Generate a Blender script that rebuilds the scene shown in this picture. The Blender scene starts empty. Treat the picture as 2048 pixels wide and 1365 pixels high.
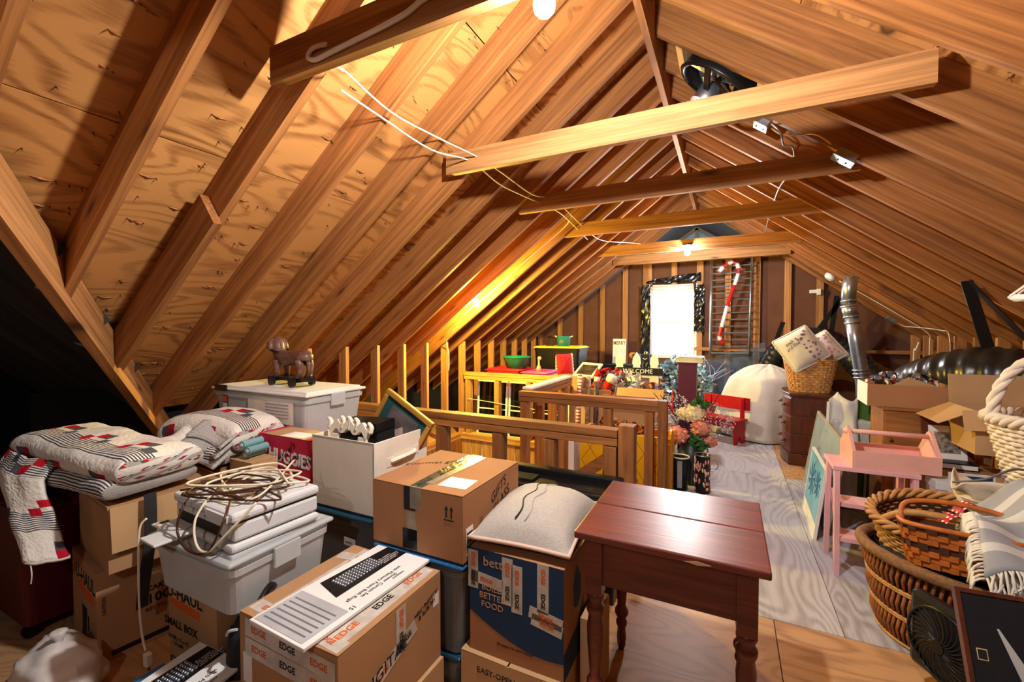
import bpy, bmesh, math, random
from mathutils import Vector, Matrix, Euler, noise as mnoise
rnd = random.Random(7)
S = bpy.context.scene
C = S.collection
PI = math.pi
rad = math.radians
# ------------------------------------------------------------------ camera
cd = bpy.data.cameras.new('camera'); cam = bpy.data.objects.new('camera', cd); C.objects.link(cam)
cam.location = (0, 0, 1.45)
cam.rotation_euler = (rad(90 - 1.61), 0, rad(26.42))
cd.sensor_width = 36; cd.lens = 36 * 870.6 / 2048; cd.clip_start = .02
S.camera = cam
# ------------------------------------------------------------------ world, exposure
W = bpy.data.worlds.new('world'); S.world = W; W.use_nodes = True
bg = W.node_tree.nodes['Background']; bg.inputs[0].default_value = (.86, .93, 1, 1); bg.inputs[1].default_value = 9.0
vs = S.view_settings
vs.view_transform = 'Standard'; vs.look = 'None'; vs.gamma = 1; vs.use_curve_mapping = False; vs.exposure = 0.85
S.cycles.use_denoising = True
S.cycles.max_bounces = 8; S.cycles.diffuse_bounces = 5; S.cycles.transparent_max_bounces = 8
S.cycles.sample_clamp_indirect = 6
BULB_NEAR, BULB_FAR, BULB_EAVE, BULB_FILL = 1950, 1400, 3200, 420     # radiance of the bare bulbs; the last is an added unseen fill
# daylight enters through the gable window: an added area lamp outside supplies it
ld = bpy.data.lights.new('window_daylight', 'AREA'); ld.shape = 'RECTANGLE'; ld.size = .72; ld.size_y = 1.2; ld.energy = 26; ld.color = (.86, .93, 1)
lo = bpy.data.objects.new('window_daylight', ld); C.objects.link(lo); lo.location = (-.855, 7.98, 1.58); lo.rotation_euler = (rad(-90), 0, 0)

# ------------------------------------------------------------------ materials
def lin(c):
    return tuple(((v / 255) / 12.92 if v / 255 <= .04045 else ((v / 255 + .055) / 1.055) ** 2.4) for v in c) + (1,)
def new_mat(name):
    m = bpy.data.materials.new(name); m.use_nodes = True
    return m, m.node_tree, m.node_tree.nodes['Principled BSDF']
def N(nt, t, **k):
    n = nt.nodes.new(t)
    for a, v in k.items():
        if a == 'inp':
            for i, x in v.items(): n.inputs[i].default_value = x
        else: setattr(n, a, v)
    return n
def mixc(nt, fac, a, b, mode='MIX'):
    n = nt.nodes.new('ShaderNodeMix'); n.data_type = 'RGBA'; n.blend_type = mode
    for s, v in ((0, fac), (6, a), (7, b)):
        if hasattr(v, 'links') or hasattr(v, 'is_output'): nt.links.new(v, n.inputs[s])
        else: n.inputs[s].default_value = v
    return n.outputs[2]
def ramp(nt, src, stops):
    r = nt.nodes.new('ShaderNodeValToRGB'); e = r.color_ramp.elements
    while len(e) < len(stops): e.new(.5)
    for i, (p, c) in enumerate(stops):
        e[i].position = p; e[i].color = c if len(c) == 4 else c + (1,)
    nt.links.new(src, r.inputs[0]); return r.outputs[0]
def coords(nt, scale, use='Object', jitter=True):
    tc = N(nt, 'ShaderNodeTexCoord'); src = tc.outputs[use]
    if jitter:
        oi = N(nt, 'ShaderNodeObjectInfo'); mu = N(nt, 'ShaderNodeVectorMath', operation='SCALE'); mu.inputs[0].default_value = (37, 61, 23)
        nt.links.new(oi.outputs['Random'], mu.inputs['Scale'])
        ad = N(nt, 'ShaderNodeVectorMath', operation='ADD'); nt.links.new(src, ad.inputs[0]); nt.links.new(mu.outputs[0], ad.inputs[1]); src = ad.outputs[0]
    mp = N(nt, 'ShaderNodeMapping'); mp.inputs['Scale'].default_value = scale; nt.links.new(src, mp.inputs[0])
    return mp.outputs[0]
def wood(name, c1, c2, gs=(1.2, 16, 16), rough=.62, knot=.9, ks=(1.5, 7, 7), var=.28, jitter=True, spec=.3, dist=.9, knotcol=(.06, .02, .008, 1), fine=.3):
    m, nt, b = new_mat(name); L = nt.links.new
    v = coords(nt, gs, jitter=jitter)
    n1 = N(nt, 'ShaderNodeTexNoise', inp={'Scale': 1.0, 'Detail': 5, 'Roughness': .6, 'Distortion': dist}); L(v, n1.inputs['Vector'])
    col = ramp(nt, n1.outputs['Fac'], [(.3, c2), (.68, c1)])
    v2 = coords(nt, (gs[0] * 2.5, gs[1] * 3.2, gs[2] * 3.2), jitter=jitter)
    n2 = N(nt, 'ShaderNodeTexNoise', inp={'Scale': 1.0, 'Detail': 3}); L(v2, n2.inputs['Vector'])
    g = ramp(nt, n2.outputs['Fac'], [(.35, (1 - fine, 1 - fine, 1 - fine)), (.6, (1, 1, 1))])
    col = mixc(nt, 1.0, col, g, 'MULTIPLY')
    if knot:
        v3 = coords(nt, ks, jitter=jitter)
        vo = N(nt, 'ShaderNodeTexVoronoi', inp={'Scale': 1.0, 'Randomness': 1.0}); L(v3, vo.inputs['Vector'])
        kf = ramp(nt, vo.outputs['Distance'], [(.045, (1, 1, 1)), (.11, (.35, .35, .35)), (.2, (0, 0, 0))])
        mm = N(nt, 'ShaderNodeMath', operation='MULTIPLY'); L(kf, mm.inputs[0]); mm.inputs[1].default_value = knot
        col = mixc(nt, mm.outputs[0], col, knotcol)
    if var:
        oi = N(nt, 'ShaderNodeObjectInfo'); mr = N(nt, 'ShaderNodeMapRange'); mr.inputs[3].default_value = 1 - var; mr.inputs[4].default_value = 1 + var * .55
        L(oi.outputs['Random'], mr.inputs[0]); hs = N(nt, 'ShaderNodeHueSaturation'); L(mr.outputs[0], hs.inputs['Value']); L(col, hs.inputs['Color']); col = hs.outputs[0]
    L(col, b.inputs['Base Color']); b.inputs['Roughness'].default_value = rough; b.inputs['Specular IOR Level'].default_value = spec
    bp = N(nt, 'ShaderNodeBump', inp={'Strength': .15, 'Distance': .003}); L(n2.outputs['Fac'], bp.inputs['Height']); L(bp.outputs[0], b.inputs['Normal'])
    return m
def P(name, col, rough=.6, metal=0, var=.12, vs=8, bump=0, bs=60, spec=.4, trans=0, alpha=1, sheen=0, emit=0, ior=1.45, coat=0):
    m, nt, b = new_mat(name); L = nt.links.new
    c = lin(col) if max(col) > 1 else tuple(col) + (1,)
    if var:
        n = N(nt, 'ShaderNodeTexNoise', inp={'Scale': vs, 'Detail': 4}); L(coords(nt, (1, 1, 1)), n.inputs['Vector'])
        lo_, hi = tuple(x * (1 - var) for x in c[:3]) + (1,), tuple(min(1, x * (1 + var)) for x in c[:3]) + (1,)
        L(ramp(nt, n.outputs['Fac'], [(.3, lo_), (.7, hi)]), b.inputs['Base Color'])
    else: b.inputs['Base Color'].default_value = c
    if bump:
        n = N(nt, 'ShaderNodeTexNoise', inp={'Scale': bs, 'Detail': 2}); L(coords(nt, (1, 1, 1)), n.inputs['Vector'])
        bp = N(nt, 'ShaderNodeBump', inp={'Strength': bump, 'Distance': .004}); L(n.outputs['Fac'], bp.inputs['Height']); L(bp.outputs[0], b.inputs['Normal'])
    b.inputs['Roughness'].default_value = rough; b.inputs['Metallic'].default_value = metal; b.inputs['Specular IOR Level'].default_value = spec
    b.inputs['Transmission Weight'].default_value = trans; b.inputs['Alpha'].default_value = alpha; b.inputs['IOR'].default_value = ior
    if sheen: b.inputs['Sheen Weight'].default_value = sheen
    if coat: b.inputs['Coat Weight'].default_value = coat; b.inputs['Coat Roughness'].default_value = .15
    if emit: b.inputs['Emission Color'].default_value = c; b.inputs['Emission Strength'].default_value = emit
    return m
def emissive(name, col, strength):
    m, nt, b = new_mat(name); e = N(nt, 'ShaderNodeEmission'); e.inputs[0].default_value = tuple(col) + (1,); e.inputs[1].default_value = strength
    nt.links.new(e.outputs[0], nt.nodes['Material Output'].inputs[0]); return m
def stripes(name, c1, c2, axis=0, freq=60, duty=.5, rough=.85, use='UV', bump=.3, bs=90):
    m, nt, b = new_mat(name); L = nt.links.new
    tc = N(nt, 'ShaderNodeTexCoord'); sp = N(nt, 'ShaderNodeSeparateXYZ'); L(tc.outputs[use], sp.inputs[0])
    mu = N(nt, 'ShaderNodeMath', operation='MULTIPLY'); L(sp.outputs[axis], mu.inputs[0]); mu.inputs[1].default_value = freq
    fr = N(nt, 'ShaderNodeMath', operation='FRACT'); L(mu.outputs[0], fr.inputs[0])
    gt = N(nt, 'ShaderNodeMath', operation='GREATER_THAN'); L(fr.outputs[0], gt.inputs[0]); gt.inputs[1].default_value = duty
    L(mixc(nt, gt.outputs[0], lin(c1), lin(c2)), b.inputs['Base Color']); b.inputs['Roughness'].default_value = rough
    n = N(nt, 'ShaderNodeTexNoise', inp={'Scale': bs}); bp = N(nt, 'ShaderNodeBump', inp={'Strength': bump, 'Distance': .004}); L(n.outputs['Fac'], bp.inputs['Height']); L(bp.outputs[0], b.inputs['Normal'])
    return m
def quilt_mat(name, back=False):
    # white quilt: grey pinstriped bands, charcoal patches and chains of red squares, laid out on the cloth's own UV in metres
    m, nt, b = new_mat(name); L = nt.links.new
    tc = N(nt, 'ShaderNodeTexCoord'); sp = N(nt, 'ShaderNodeSeparateXYZ'); L(tc.outputs['UV'], sp.inputs[0])
    def M(op, a, c=None):
        n = N(nt, 'ShaderNodeMath', operation=op)
        for i, v in enumerate((a, c)):
            if v is None: continue
            if isinstance(v, (int, float)): n.inputs[i].default_value = v
            else: L(v, n.inputs[i])
        return n.outputs[0]
    U, V = sp.outputs[0], sp.outputs[1]
    cu, cv = M('FLOOR', M('DIVIDE', U, .052)), M('FLOOR', M('DIVIDE', V, .052))
    s1 = M('FLOORED_MODULO', M('ADD', cu, cv), 6.0); s2 = M('FLOORED_MODULO', M('SUBTRACT', cu, cv), 6.0)
    red = M('LESS_THAN', s1, .5)
    bandrow = M('LESS_THAN', M('FLOORED_MODULO', cv, 5.0), 1.5)
    red = M('MULTIPLY', red, bandrow)
    grey = M('MULTIPLY', M('LESS_THAN', M('ABSOLUTE', M('SUBTRACT', s2, 3.0)), .9), bandrow)
    pin = M('GREATER_THAN', M('FRACT', M('MULTIPLY', V, 75.0)), .5)
    pinzone = M('LESS_THAN', M('FLOORED_MODULO', M('DIVIDE', V, .34), 1.0), .34)
    col = mixc(nt, M('MULTIPLY', pin, pinzone), lin((226, 220, 210)), lin((66, 68, 78)))
    if back:
        col = mixc(nt, pin, lin((226, 222, 214)), lin((70, 72, 84)))
    else:
        col = mixc(nt, grey, col, lin((84, 86, 94))); col = mixc(nt, red, col, lin((184, 26, 44)))
    L(col, b.inputs['Base Color']); b.inputs['Roughness'].default_value = .9; b.inputs['Specular IOR Level'].default_value = .1
    vo = N(nt, 'ShaderNodeTexVoronoi', inp={'Scale': 55.0}); L(tc.outputs['UV'], vo.inputs['Vector'])
    bp = N(nt, 'ShaderNodeBump', inp={'Strength': .5, 'Distance': .006}); bp.invert = True; L(vo.outputs['Distance'], bp.inputs['Height']); L(bp.outputs[0], b.inputs['Normal'])
    return m

def plywood(name, c1, c2, ns=(.9, 2.6, 0), freq=46, ks=(.9, 2.1, 0), knot=.8, rough=.6, spec=.3, var=.12, knotcol=(.07, .03, .015, 1), band=.55):
    # rotary-cut veneer: growth rings as contour lines of a slow noise, stretched along the sheet
    m, nt, b = new_mat(name); L = nt.links.new
    n = N(nt, 'ShaderNodeTexNoise', inp={'Scale': 1.0, 'Detail': 1.5, 'Roughness': .45, 'Distortion': .5}); L(coords(nt, ns), n.inputs['Vector'])
    mu = N(nt, 'ShaderNodeMath', operation='MULTIPLY'); L(n.outputs['Fac'], mu.inputs[0]); mu.inputs[1].default_value = freq
    si = N(nt, 'ShaderNodeMath', operation='SINE'); L(mu.outputs[0], si.inputs[0])
    mr = N(nt, 'ShaderNodeMapRange'); mr.inputs[1].default_value = -1; L(si.outputs[0], mr.inputs[0])
    f2 = N(nt, 'ShaderNodeTexNoise', inp={'Scale': 1.0, 'Detail': 6, 'Roughness': .7}); L(coords(nt, (5, 70, 0)), f2.inputs['Vector'])
    f3 = N(nt, 'ShaderNodeTexNoise', inp={'Scale': 1.0, 'Detail': 4}); L(coords(nt, (.8, 1.6, 0)), f3.inputs['Vector'])
    a = N(nt, 'ShaderNodeMath', operation='MULTIPLY'); L(mr.outputs[0], a.inputs[0]); a.inputs[1].default_value = band
    a2 = N(nt, 'ShaderNodeMath', operation='MULTIPLY_ADD'); L(f2.outputs['Fac'], a2.inputs[0]); a2.inputs[1].default_value = .8; L(a.outputs[0], a2.inputs[2])
    a3 = N(nt, 'ShaderNodeMath', operation='MULTIPLY_ADD'); L(f3.outputs['Fac'], a3.inputs[0]); a3.inputs[1].default_value = .7; L(a2.outputs[0], a3.inputs[2])
    col = ramp(nt, a3.outputs[0], [(.55, c2), (1.0, c1)])
    vo = N(nt, 'ShaderNodeTexVoronoi', inp={'Scale': 1.0, 'Randomness': 1.0}); L(coords(nt, ks), vo.inputs['Vector'])
    kf = ramp(nt, vo.outputs['Distance'], [(.045, (.55, .55, .55)), (.075, (1, 1, 1)), (.095, (.25, .25, .25)), (.15, (0, 0, 0))])
    km = N(nt, 'ShaderNodeMath', operation='MULTIPLY'); L(kf, km.inputs[0]); km.inputs[1].default_value = knot
    col = mixc(nt, km.outputs[0], col, knotcol)
    oi = N(nt, 'ShaderNodeObjectInfo'); m2 = N(nt, 'ShaderNodeMapRange'); m2.inputs[3].default_value = 1 - var; m2.inputs[4].default_value = 1 + var
    L(oi.outputs['Random'], m2.inputs[0]); hs = N(nt, 'ShaderNodeHueSaturation'); L(m2.outputs[0], hs.inputs['Value']); L(col, hs.inputs['Color'])
    L(hs.outputs[0], b.inputs['Base Color']); b.inputs['Roughness'].default_value = rough; b.inputs['Specular IOR Level'].default_value = spec
    bp = N(nt, 'ShaderNodeBump', inp={'Strength': .2, 'Distance': .003}); L(f2.outputs['Fac'], bp.inputs['Height']); L(bp.outputs[0], b.inputs['Normal'])
    return m
O1, O2 = (.50, .21, .06), (.23, .08, .02)
M_raft = wood('rafter_fir', O1, O2, gs=(.7, 20, 20), ks=(1.7, 0, 7.5), knot=.85)
M_stud = wood('stud_pine', (.60, .29, .10), (.36, .15, .045), gs=(.8, 20, 20), ks=(1.6, 6, 6), knot=.7)
M_tie = wood('tie_fir', (.58, .28, .10), (.34, .14, .042), gs=(.8, 20, 20), ks=(1.7, 0, 7), knot=.9, var=.3)
M_ply = plywood('roof_plywood', (.55, .255, .075), (.22, .078, .018), freq=80, band=.42, knot=.95)
M_floor = plywood('floor_plywood', (.48, .475, .52), (.27, .25, .265), rough=.45, spec=.4, knotcol=(.12, .08, .07, 1), freq=110, band=.32)  # aisle sheets: bluish tint stands in for cool light on the plywood
M_floor2 = plywood('floor_plywood_warm', (.46, .255, .12), (.24, .12, .052), rough=.42, spec=.4, freq=100, band=.34)
M_wingshade = wood('old_dark_wood', (.05, .032, .022), (.025, .016, .011), knot=0)  # wing wood coloured near black to stand in for its deep shade
M_rail = wood('rail_lumber', (.42, .165, .046), (.22, .075, .02), knot=.7)
M_ylit_pine = wood('yellow_pine', (.62, .36, .11), (.42, .21, .05), knot=.7)  # pale pine with the yellow bulb's light put into its colour
M_mahog = wood('red_table_wood', (.20, .042, .026), (.085, .016, .012), gs=(2, 24, 24), knot=0, rough=.34, spec=.5, jitter=False, var=0, fine=.2)
M_cherry = wood('cherry_wood', (.13, .036, .02), (.055, .014, .01), gs=(14, 14, 2), knot=0, rough=.3, spec=.5, var=0)
M_honey = wood('honey_wood', (.42, .18, .05), (.28, .105, .028), gs=(2, 12, 12), knot=0, rough=.45, var=0)
M_fiber = P('fibreboard', (104, 68, 50), .9, var=.12, vs=5, bump=.25, bs=220)
M_card = P('cardboard', (174, 134, 96), .85, var=.07, vs=5, spec=.15)
M_card2 = P('cardboard_pale', (188, 152, 110), .85, var=.07, vs=4, spec=.15)
M_card3 = P('cardboard_brown', (164, 118, 82), .85, var=.06, vs=5, spec=.15)
M_cardin = P('cardboard_inside', (150, 108, 68), .9, var=.06, spec=.1)
M_tape = P('clear_tape', (170, 160, 140), .22, var=.2, vs=20, alpha=.55, spec=.6)
M_etape = P('printed_tape', (206, 200, 190), .3, var=.2, vs=25, alpha=.85)
M_black = P('black_plastic', (18, 18, 20), .35, var=.1)
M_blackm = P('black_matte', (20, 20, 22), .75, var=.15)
M_film = P('black_film', (14, 18, 24), .22, var=.3, vs=6, bump=.9, bs=14, spec=.7)
M_ink = P('ink_black', (28, 26, 28), .8, var=0)
M_white = P('white_paint', (228, 226, 222), .5, var=.05)
M_paper = P('paper_white', (232, 231, 228), .6, var=.03)
M_steel = P('galvanised', (170, 178, 186), .34, .9, var=.2, vs=12)
M_nail = P('nail_steel', (52, 40, 34), .45, .7, var=.2)
M_clear = P('frosted_plastic', (206, 210, 212), .28, var=.05, alpha=.62, spec=.5)
M_clearg = P('smoky_plastic', (120, 126, 130), .25, var=.1, alpha=.55, spec=.5)
M_blue = P('blue_lid', (44, 104, 160), .35, var=.06)
M_teal = P('teal_lid', (26, 62, 84), .4, var=.08)
M_red = P('red_paint', (176, 24, 34), .38, var=.1)
M_redfab = P('red_fabric', (190, 30, 34), .85, var=.1, bump=.3)
M_maroon = P('maroon_plastic', (84, 14, 28), .4, var=.1)
M_plum = P('plum_paint', (78, 24, 56), .45, var=.06)
M_pink = P('pink_paint', (226, 172, 160), .5, var=.06)
M_pink2 = P('pink_stool_paint', (222, 170, 176), .5, var=.08)
M_cream = P('cream_canvas', (226, 216, 200), .85, var=.05, bump=.25, bs=260)
M_linen = P('grey_linen', (178, 172, 164), .95, var=.1, vs=120, bump=.6, bs=320, spec=.1)
M_pipe = P('pink_cord', (206, 176, 160), .9, var=.1)
M_whitefab = P('white_fabric', (222, 218, 208), .92, var=.05, bump=.35, bs=60, spec=.1)
M_coverlet = P('matelasse_coverlet', (208, 203, 192), .92, var=.06, bump=1.0, bs=42, spec=.1)
M_greyp = P('printer_grey', (206, 208, 210), .42, var=.03)
M_slot = P('dark_slot', (26, 26, 28), .6, var=0)
M_cordw = P('cord_ivory', (222, 210, 186), .5, var=.05)
M_cordb = P('cord_brown', (70, 40, 24), .4, var=.1)
M_romex = P('cable_white', (228, 222, 212), .5, var=.05)
M_wick = P('wicker_brown', (142, 84, 38), .5, var=.35, vs=30)
M_wickd = P('wicker_dark', (66, 36, 20), .6, var=.3, vs=30)
M_wickl = P('wicker_straw', (176, 128, 74), .55, var=.25, vs=30)
M_wickw = P('wicker_white', (222, 208, 192), .6, var=.14, vs=20)
M_rope = P('rope_rim', (128, 92, 56), .8, var=.3, vs=60, bump=.6, bs=160)
M_green = P('green_plastic', (16, 136, 96), .35, var=.06)
M_gbag = P('green_bag', (64, 104, 34), .6, var=.08)
M_yellow = P('yellow_plastic', (226, 168, 20), .38, var=.05)
M_ylid = P('yellow_lid', (232, 204, 50), .4, var=.05)
M_mag = P('magenta_plastic', (214, 60, 140), .4, var=.06)
M_tbuck = P('teal_enamel', (40, 140, 146), .3, var=.15)
M_dkglass = P('dark_glass', (12, 15, 12), .06, var=0, spec=.8)
M_glass = P('clear_glass', (216, 232, 240), .03, var=0, alpha=.22, spec=.9)
M_gold = P('gilt_frame', (178, 132, 58), .4, .35, var=.15)
M_dkteal = P('teal_mat', (24, 66, 70), .8, var=.1)
M_duct = P('black_duct_film', (30, 30, 32), .3, var=.5, vs=7, bump=1.0, bs=11, spec=.55)
M_brass = P('antique_brass', (92, 72, 40), .4, .8, var=.2)
M_toy = wood('toy_dog_wood', (.23, .115, .08), (.13, .06, .04), gs=(6, 20, 20), knot=0, rough=.35, var=0)
M_splint = P('basket_splint', (200, 150, 92), .55, var=.3, vs=18)
M_splint2 = P('picnic_splint', (176, 98, 38), .45, var=.25, vs=18)
M_splintd = P('basket_dark_band', (70, 44, 32), .5, var=.2)
M_throw = stripes('throw_grey', (150, 152, 156), (196, 196, 194), 1, 9, .62)
M_throww = P('throw_ivory', (222, 216, 202), .95, var=.05, bump=.4, bs=120)
M_jersey = P('black_bag_fabric', (40, 40, 42), .9, var=.25, vs=20, bump=.4)
M_quilt = quilt_mat('patchwork_quilt'); M_quiltb = quilt_mat('pinstripe_quilt_back', True)
M_navy = P('navy_print', (26, 54, 88), .8, var=.06)
M_orange = P('orange_print', (206, 92, 26), .8, var=.05)
M_tan = P('tan_print', (196, 148, 108), .8, var=.05)
M_hug = P('pink_carton', (200, 24, 70), .55, var=.08)
M_hug2 = P('magenta_carton', (206, 60, 130), .55, var=.12)
M_silver = P('tinsel_silver', (190, 204, 212), .25, .7, var=.2)
M_leafg = P('leaf_green', (46, 96, 36), .6, var=.3, vs=30)
M_leafd = P('needle_green', (30, 62, 54), .7, var=.3, vs=30)
M_leafo = P('leaf_autumn', (190, 110, 36), .7, var=.4, vs=40)
M_berry = P('berry_red', (170, 24, 40), .4, var=.2)
M_petalp = P('petal_pink', (222, 150, 130), .8, var=.2, vs=60)
M_petalc = P('petal_cream', (228, 214, 176), .8, var=.15, vs=60)
M_sprig = P('sprig_white', (206, 206, 214), .8, var=.15, vs=60)
M_iceblue = P('ice_blue', (140, 184, 196), .5, var=.25, vs=20)
M_sky = P('poster_sky', (96, 168, 206), .3, var=.3, vs=3)
M_flag = stripes('striped_red_ribbon', (150, 30, 44), (226, 214, 200), 0, 34, .5, use='Object')
# ------------------------------------------------------------------ mesh helpers
class MB:
    def __init__(s): s.v = []; s.f = []; s.m = []; s.uv = {}
    def add(s, vs, fs, m=0, uvs=None):
        o = len(s.v); s.v += [Vector(p) for p in vs]
        for k, f in enumerate(fs):
            if uvs: s.uv[len(s.f)] = uvs[k]
            s.f.append([o + i for i in f]); s.m.append(m)
        return s
    def box(s, c, d, m=0, R=None):
        x, y, z = (a / 2 for a in d); c = Vector(c)
        vs = [Vector((i * x, j * y, k * z)) for i in (-1, 1) for j in (-1, 1) for k in (-1, 1)]
        if R is not None: vs = [R @ p for p in vs]
        return s.add([c + p for p in vs], [(0, 1, 3, 2), (4, 6, 7, 5), (0, 4, 5, 1), (2, 3, 7, 6), (0, 2, 6, 4), (1, 5, 7, 3)], m)
    def b2(s, a, b, m=0):
        return s.box([(p + q) / 2 for p, q in zip(a, b)], [abs(q - p) for p, q in zip(a, b)], m)
    def bar(s, p, q, w, h, up=(0, 0, 1), m=0):
        p, q = Vector(p), Vector(q); x = (q - p); l = x.length; x.normalize(); y = Vector(up).cross(x)
        if y.length < 1e-5: y = Vector((0, 1, 0)).cross(x)
        y.normalize(); z = x.cross(y)
        return s.box((p + q) / 2, (l, w, h), m, Matrix((x, y, z)).transposed())
    def tube(s, pts, r, n=6, m=0, closed=False, caps=True):
        pts = [Vector(p) for p in pts]; k = len(pts); o = len(s.v)
        up = Vector((.13, .21, 1)); prev = None
        for i, p in enumerate(pts):
            a, b = pts[i - 1] if (i or closed) else p, pts[(i + 1) % k] if (i < k - 1 or closed) else p
            t = (b - a)
            if t.length < 1e-9: t = Vector((0, 0, 1))
            t.normalize()
            if prev is None:
                prev = t.cross(up)
                if prev.length < 1e-3: prev = t.cross(Vector((1, 0, 0)))
            y = prev - t * prev.dot(t)
            if y.length < 1e-6: y = t.cross(Vector((.3, 1, .2)))
            y.normalize(); z = t.cross(y); prev = y
            rr = r[i] if isinstance(r, (list, tuple)) else r
            for j in range(n):
                a_ = 2 * PI * j / n; s.v.append(p + (y * math.cos(a_) + z * math.sin(a_)) * rr)
        for i in range(k if closed else k - 1):
            for j in range(n):
                a, b = o + i * n, o + ((i + 1) % k) * n
                s.f.append([a + j, a + (j + 1) % n, b + (j + 1) % n, b + j]); s.m.append(m)
        if caps and not closed:
            s.f.append([o + j for j in range(n)][::-1]); s.m.append(m)
            s.f.append([o + (k - 1) * n + j for j in range(n)]); s.m.append(m)
        return s
    def lathe(s, prof, n=20, m=0, c=(0, 0, 0), sx=1, sy=1, caps=True):
        o = len(s.v); c = Vector(c)
        for r, z in prof:
            for j in range(n):
                a = 2 * PI * j / n; s.v.append(c + Vector((r * math.cos(a) * sx, r * math.sin(a) * sy, z)))
        for i in range(len(prof) - 1):
            for j in range(n):
                a, b = o + i * n, o + (i + 1) * n
                s.f.append([a + j, a + (j + 1) % n, b + (j + 1) % n, b + j]); s.m.append(m)
        if caps:
            if prof[0][0] > 1e-4: s.f.append([o + j for j in range(n)][::-1]); s.m.append(m)
            if prof[-1][0] > 1e-4: s.f.append([o + (len(prof) - 1) * n + j for j in range(n)]); s.m.append(m)
        return s
    def grid(s, fn, nu, nv, m=0, lu=1, lv=1, wrap=False):
        o = len(s.v)
        for i in range(nu + 1):
            for j in range(nv + 1): s.v.append(Vector(fn(i / nu, j / nv)))
        for i in range(nu):
            for j in range(nv):
                a = o + i * (nv + 1) + j
                s.uv[len(s.f)] = [(u / nu * lu, w / nv * lv) for u, w in ((i, j), (i + 1, j), (i + 1, j + 1), (i, j + 1))]
                s.f.append([a, a + nv + 1, a + nv + 2, a + 1]); s.m.append(m)
        return s
    def prism(s, poly, d, m=0):
        d = Vector(d); k = len(poly); p = [Vector(q) for q in poly]
        return s.add(p + [q + d for q in p], [list(range(k))[::-1], list(range(k, 2 * k))] + [(i, (i + 1) % k, k + (i + 1) % k, k + i) for i in range(k)], m)
    def ball(s, c, r, n=10, m=0, sc=(1, 1, 1)):
        prof = [(r * math.sin(PI * i / 7), -r * math.cos(PI * i / 7)) for i in range(8)]
        o = len(s.v); s.lathe([(max(a, 1e-5), b) for a, b in prof], n, m, (0, 0, 0), caps=False)
        for i in range(o, len(s.v)): s.v[i] = Vector((s.v[i].x * sc[0], s.v[i].y * sc[1], s.v[i].z * sc[2])) + Vector(c)
        return s
    def mesh(s, name, mats):
        me = bpy.data.meshes.new(name); me.from_pydata([tuple(p) for p in s.v], [], s.f)
        for m in (mats if isinstance(mats, (list, tuple)) else [mats]): me.materials.append(m)
        me.polygons.foreach_set('material_index', s.m)
        if s.uv:
            ul = me.uv_layers.new(name='UVMap')
            for fi, q in s.uv.items():
                for li, t in zip(me.polygons[fi].loop_indices, q): ul.data[li].uv = t
        bm = bmesh.new(); bm.from_mesh(me); bmesh.ops.recalc_face_normals(bm, faces=bm.faces); bm.to_mesh(me); bm.free()
        return me
def obj(name, mb, mats, parent=None, loc=None, rot=None, bev=0, smooth=False, solid=0, sub=0):
    me = mb if isinstance(mb, bpy.types.Mesh) else mb.mesh(name, mats)
    o = bpy.data.objects.new(name, me); C.objects.link(o)
    if parent: o.parent = parent
    if loc is not None: o.location = loc
    if rot is not None: o.rotation_euler = rot
    if smooth: me.polygons.foreach_set('use_smooth', [True] * len(me.polygons))
    if solid:
        d = o.modifiers.new('solid', 'SOLIDIFY'); d.thickness = solid; d.offset = 0
    if bev:
        d = o.modifiers.new('bevel', 'BEVEL'); d.width = bev; d.segments = 2; d.limit_method = 'ANGLE'; d.angle_limit = rad(40)
    if sub:
        d = o.modifiers.new('sub', 'SUBSURF'); d.levels = sub; d.render_levels = sub
    return o
def tag(o, label, cat, group=None):
    o['label'] = label; o['category'] = cat
    if group: o['group'] = group
    return o
def thing(name, label, cat, loc=(0, 0, 0), rz=0, group=None, rot=None):
    o = bpy.data.objects.new(name, None); C.objects.link(o); o.empty_display_size = .05
    o.location = loc; o.rotation_euler = rot or (0, 0, rz)
    return tag(o, label, cat, group)
def struct(o): o['kind'] = 'structure'; return o
def group_empty(name):
    o = bpy.data.objects.new(name, None); C.objects.link(o); return struct(o)
def copy_tree(o, parent=None):
    c = o.copy(); C.objects.link(c); c.parent = parent
    for ch in list(o.children): copy_tree(ch, c)
    return c
def text(s, size, mat, parent, loc, rot=(0, 0, 0), name='lettering', shear=0, ext=.0006, sx=1, align='CENTER', space=1.0, bold=0):
    cu = bpy.data.curves.new('t', 'FONT'); cu.body = s; cu.size = size; cu.align_x = align; cu.align_y = 'CENTER'; cu.shear = shear; cu.extrude = ext; cu.resolution_u = 2; cu.space_character = space; cu.offset = bold
    to = bpy.data.objects.new('t', cu); C.objects.link(to); bpy.context.view_layer.update()
    me = bpy.data.meshes.new_from_object(to.evaluated_get(bpy.context.evaluated_depsgraph_get()))
    bpy.data.objects.remove(to); bpy.data.curves.remove(cu); me.materials.clear(); me.materials.append(mat)
    o = bpy.data.objects.new(name, me); C.objects.link(o); o.parent = parent; o.location = loc; o.rotation_euler = rot; o.scale = (sx, 1, 1)
    return o
FR, RT, LF = (PI / 2, 0, 0), (PI / 2, 0, PI / 2), (PI / 2, 0, -PI / 2)
def fuzz(p, a, s=3.0): return mnoise.noise(Vector(p) * s) * a

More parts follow.
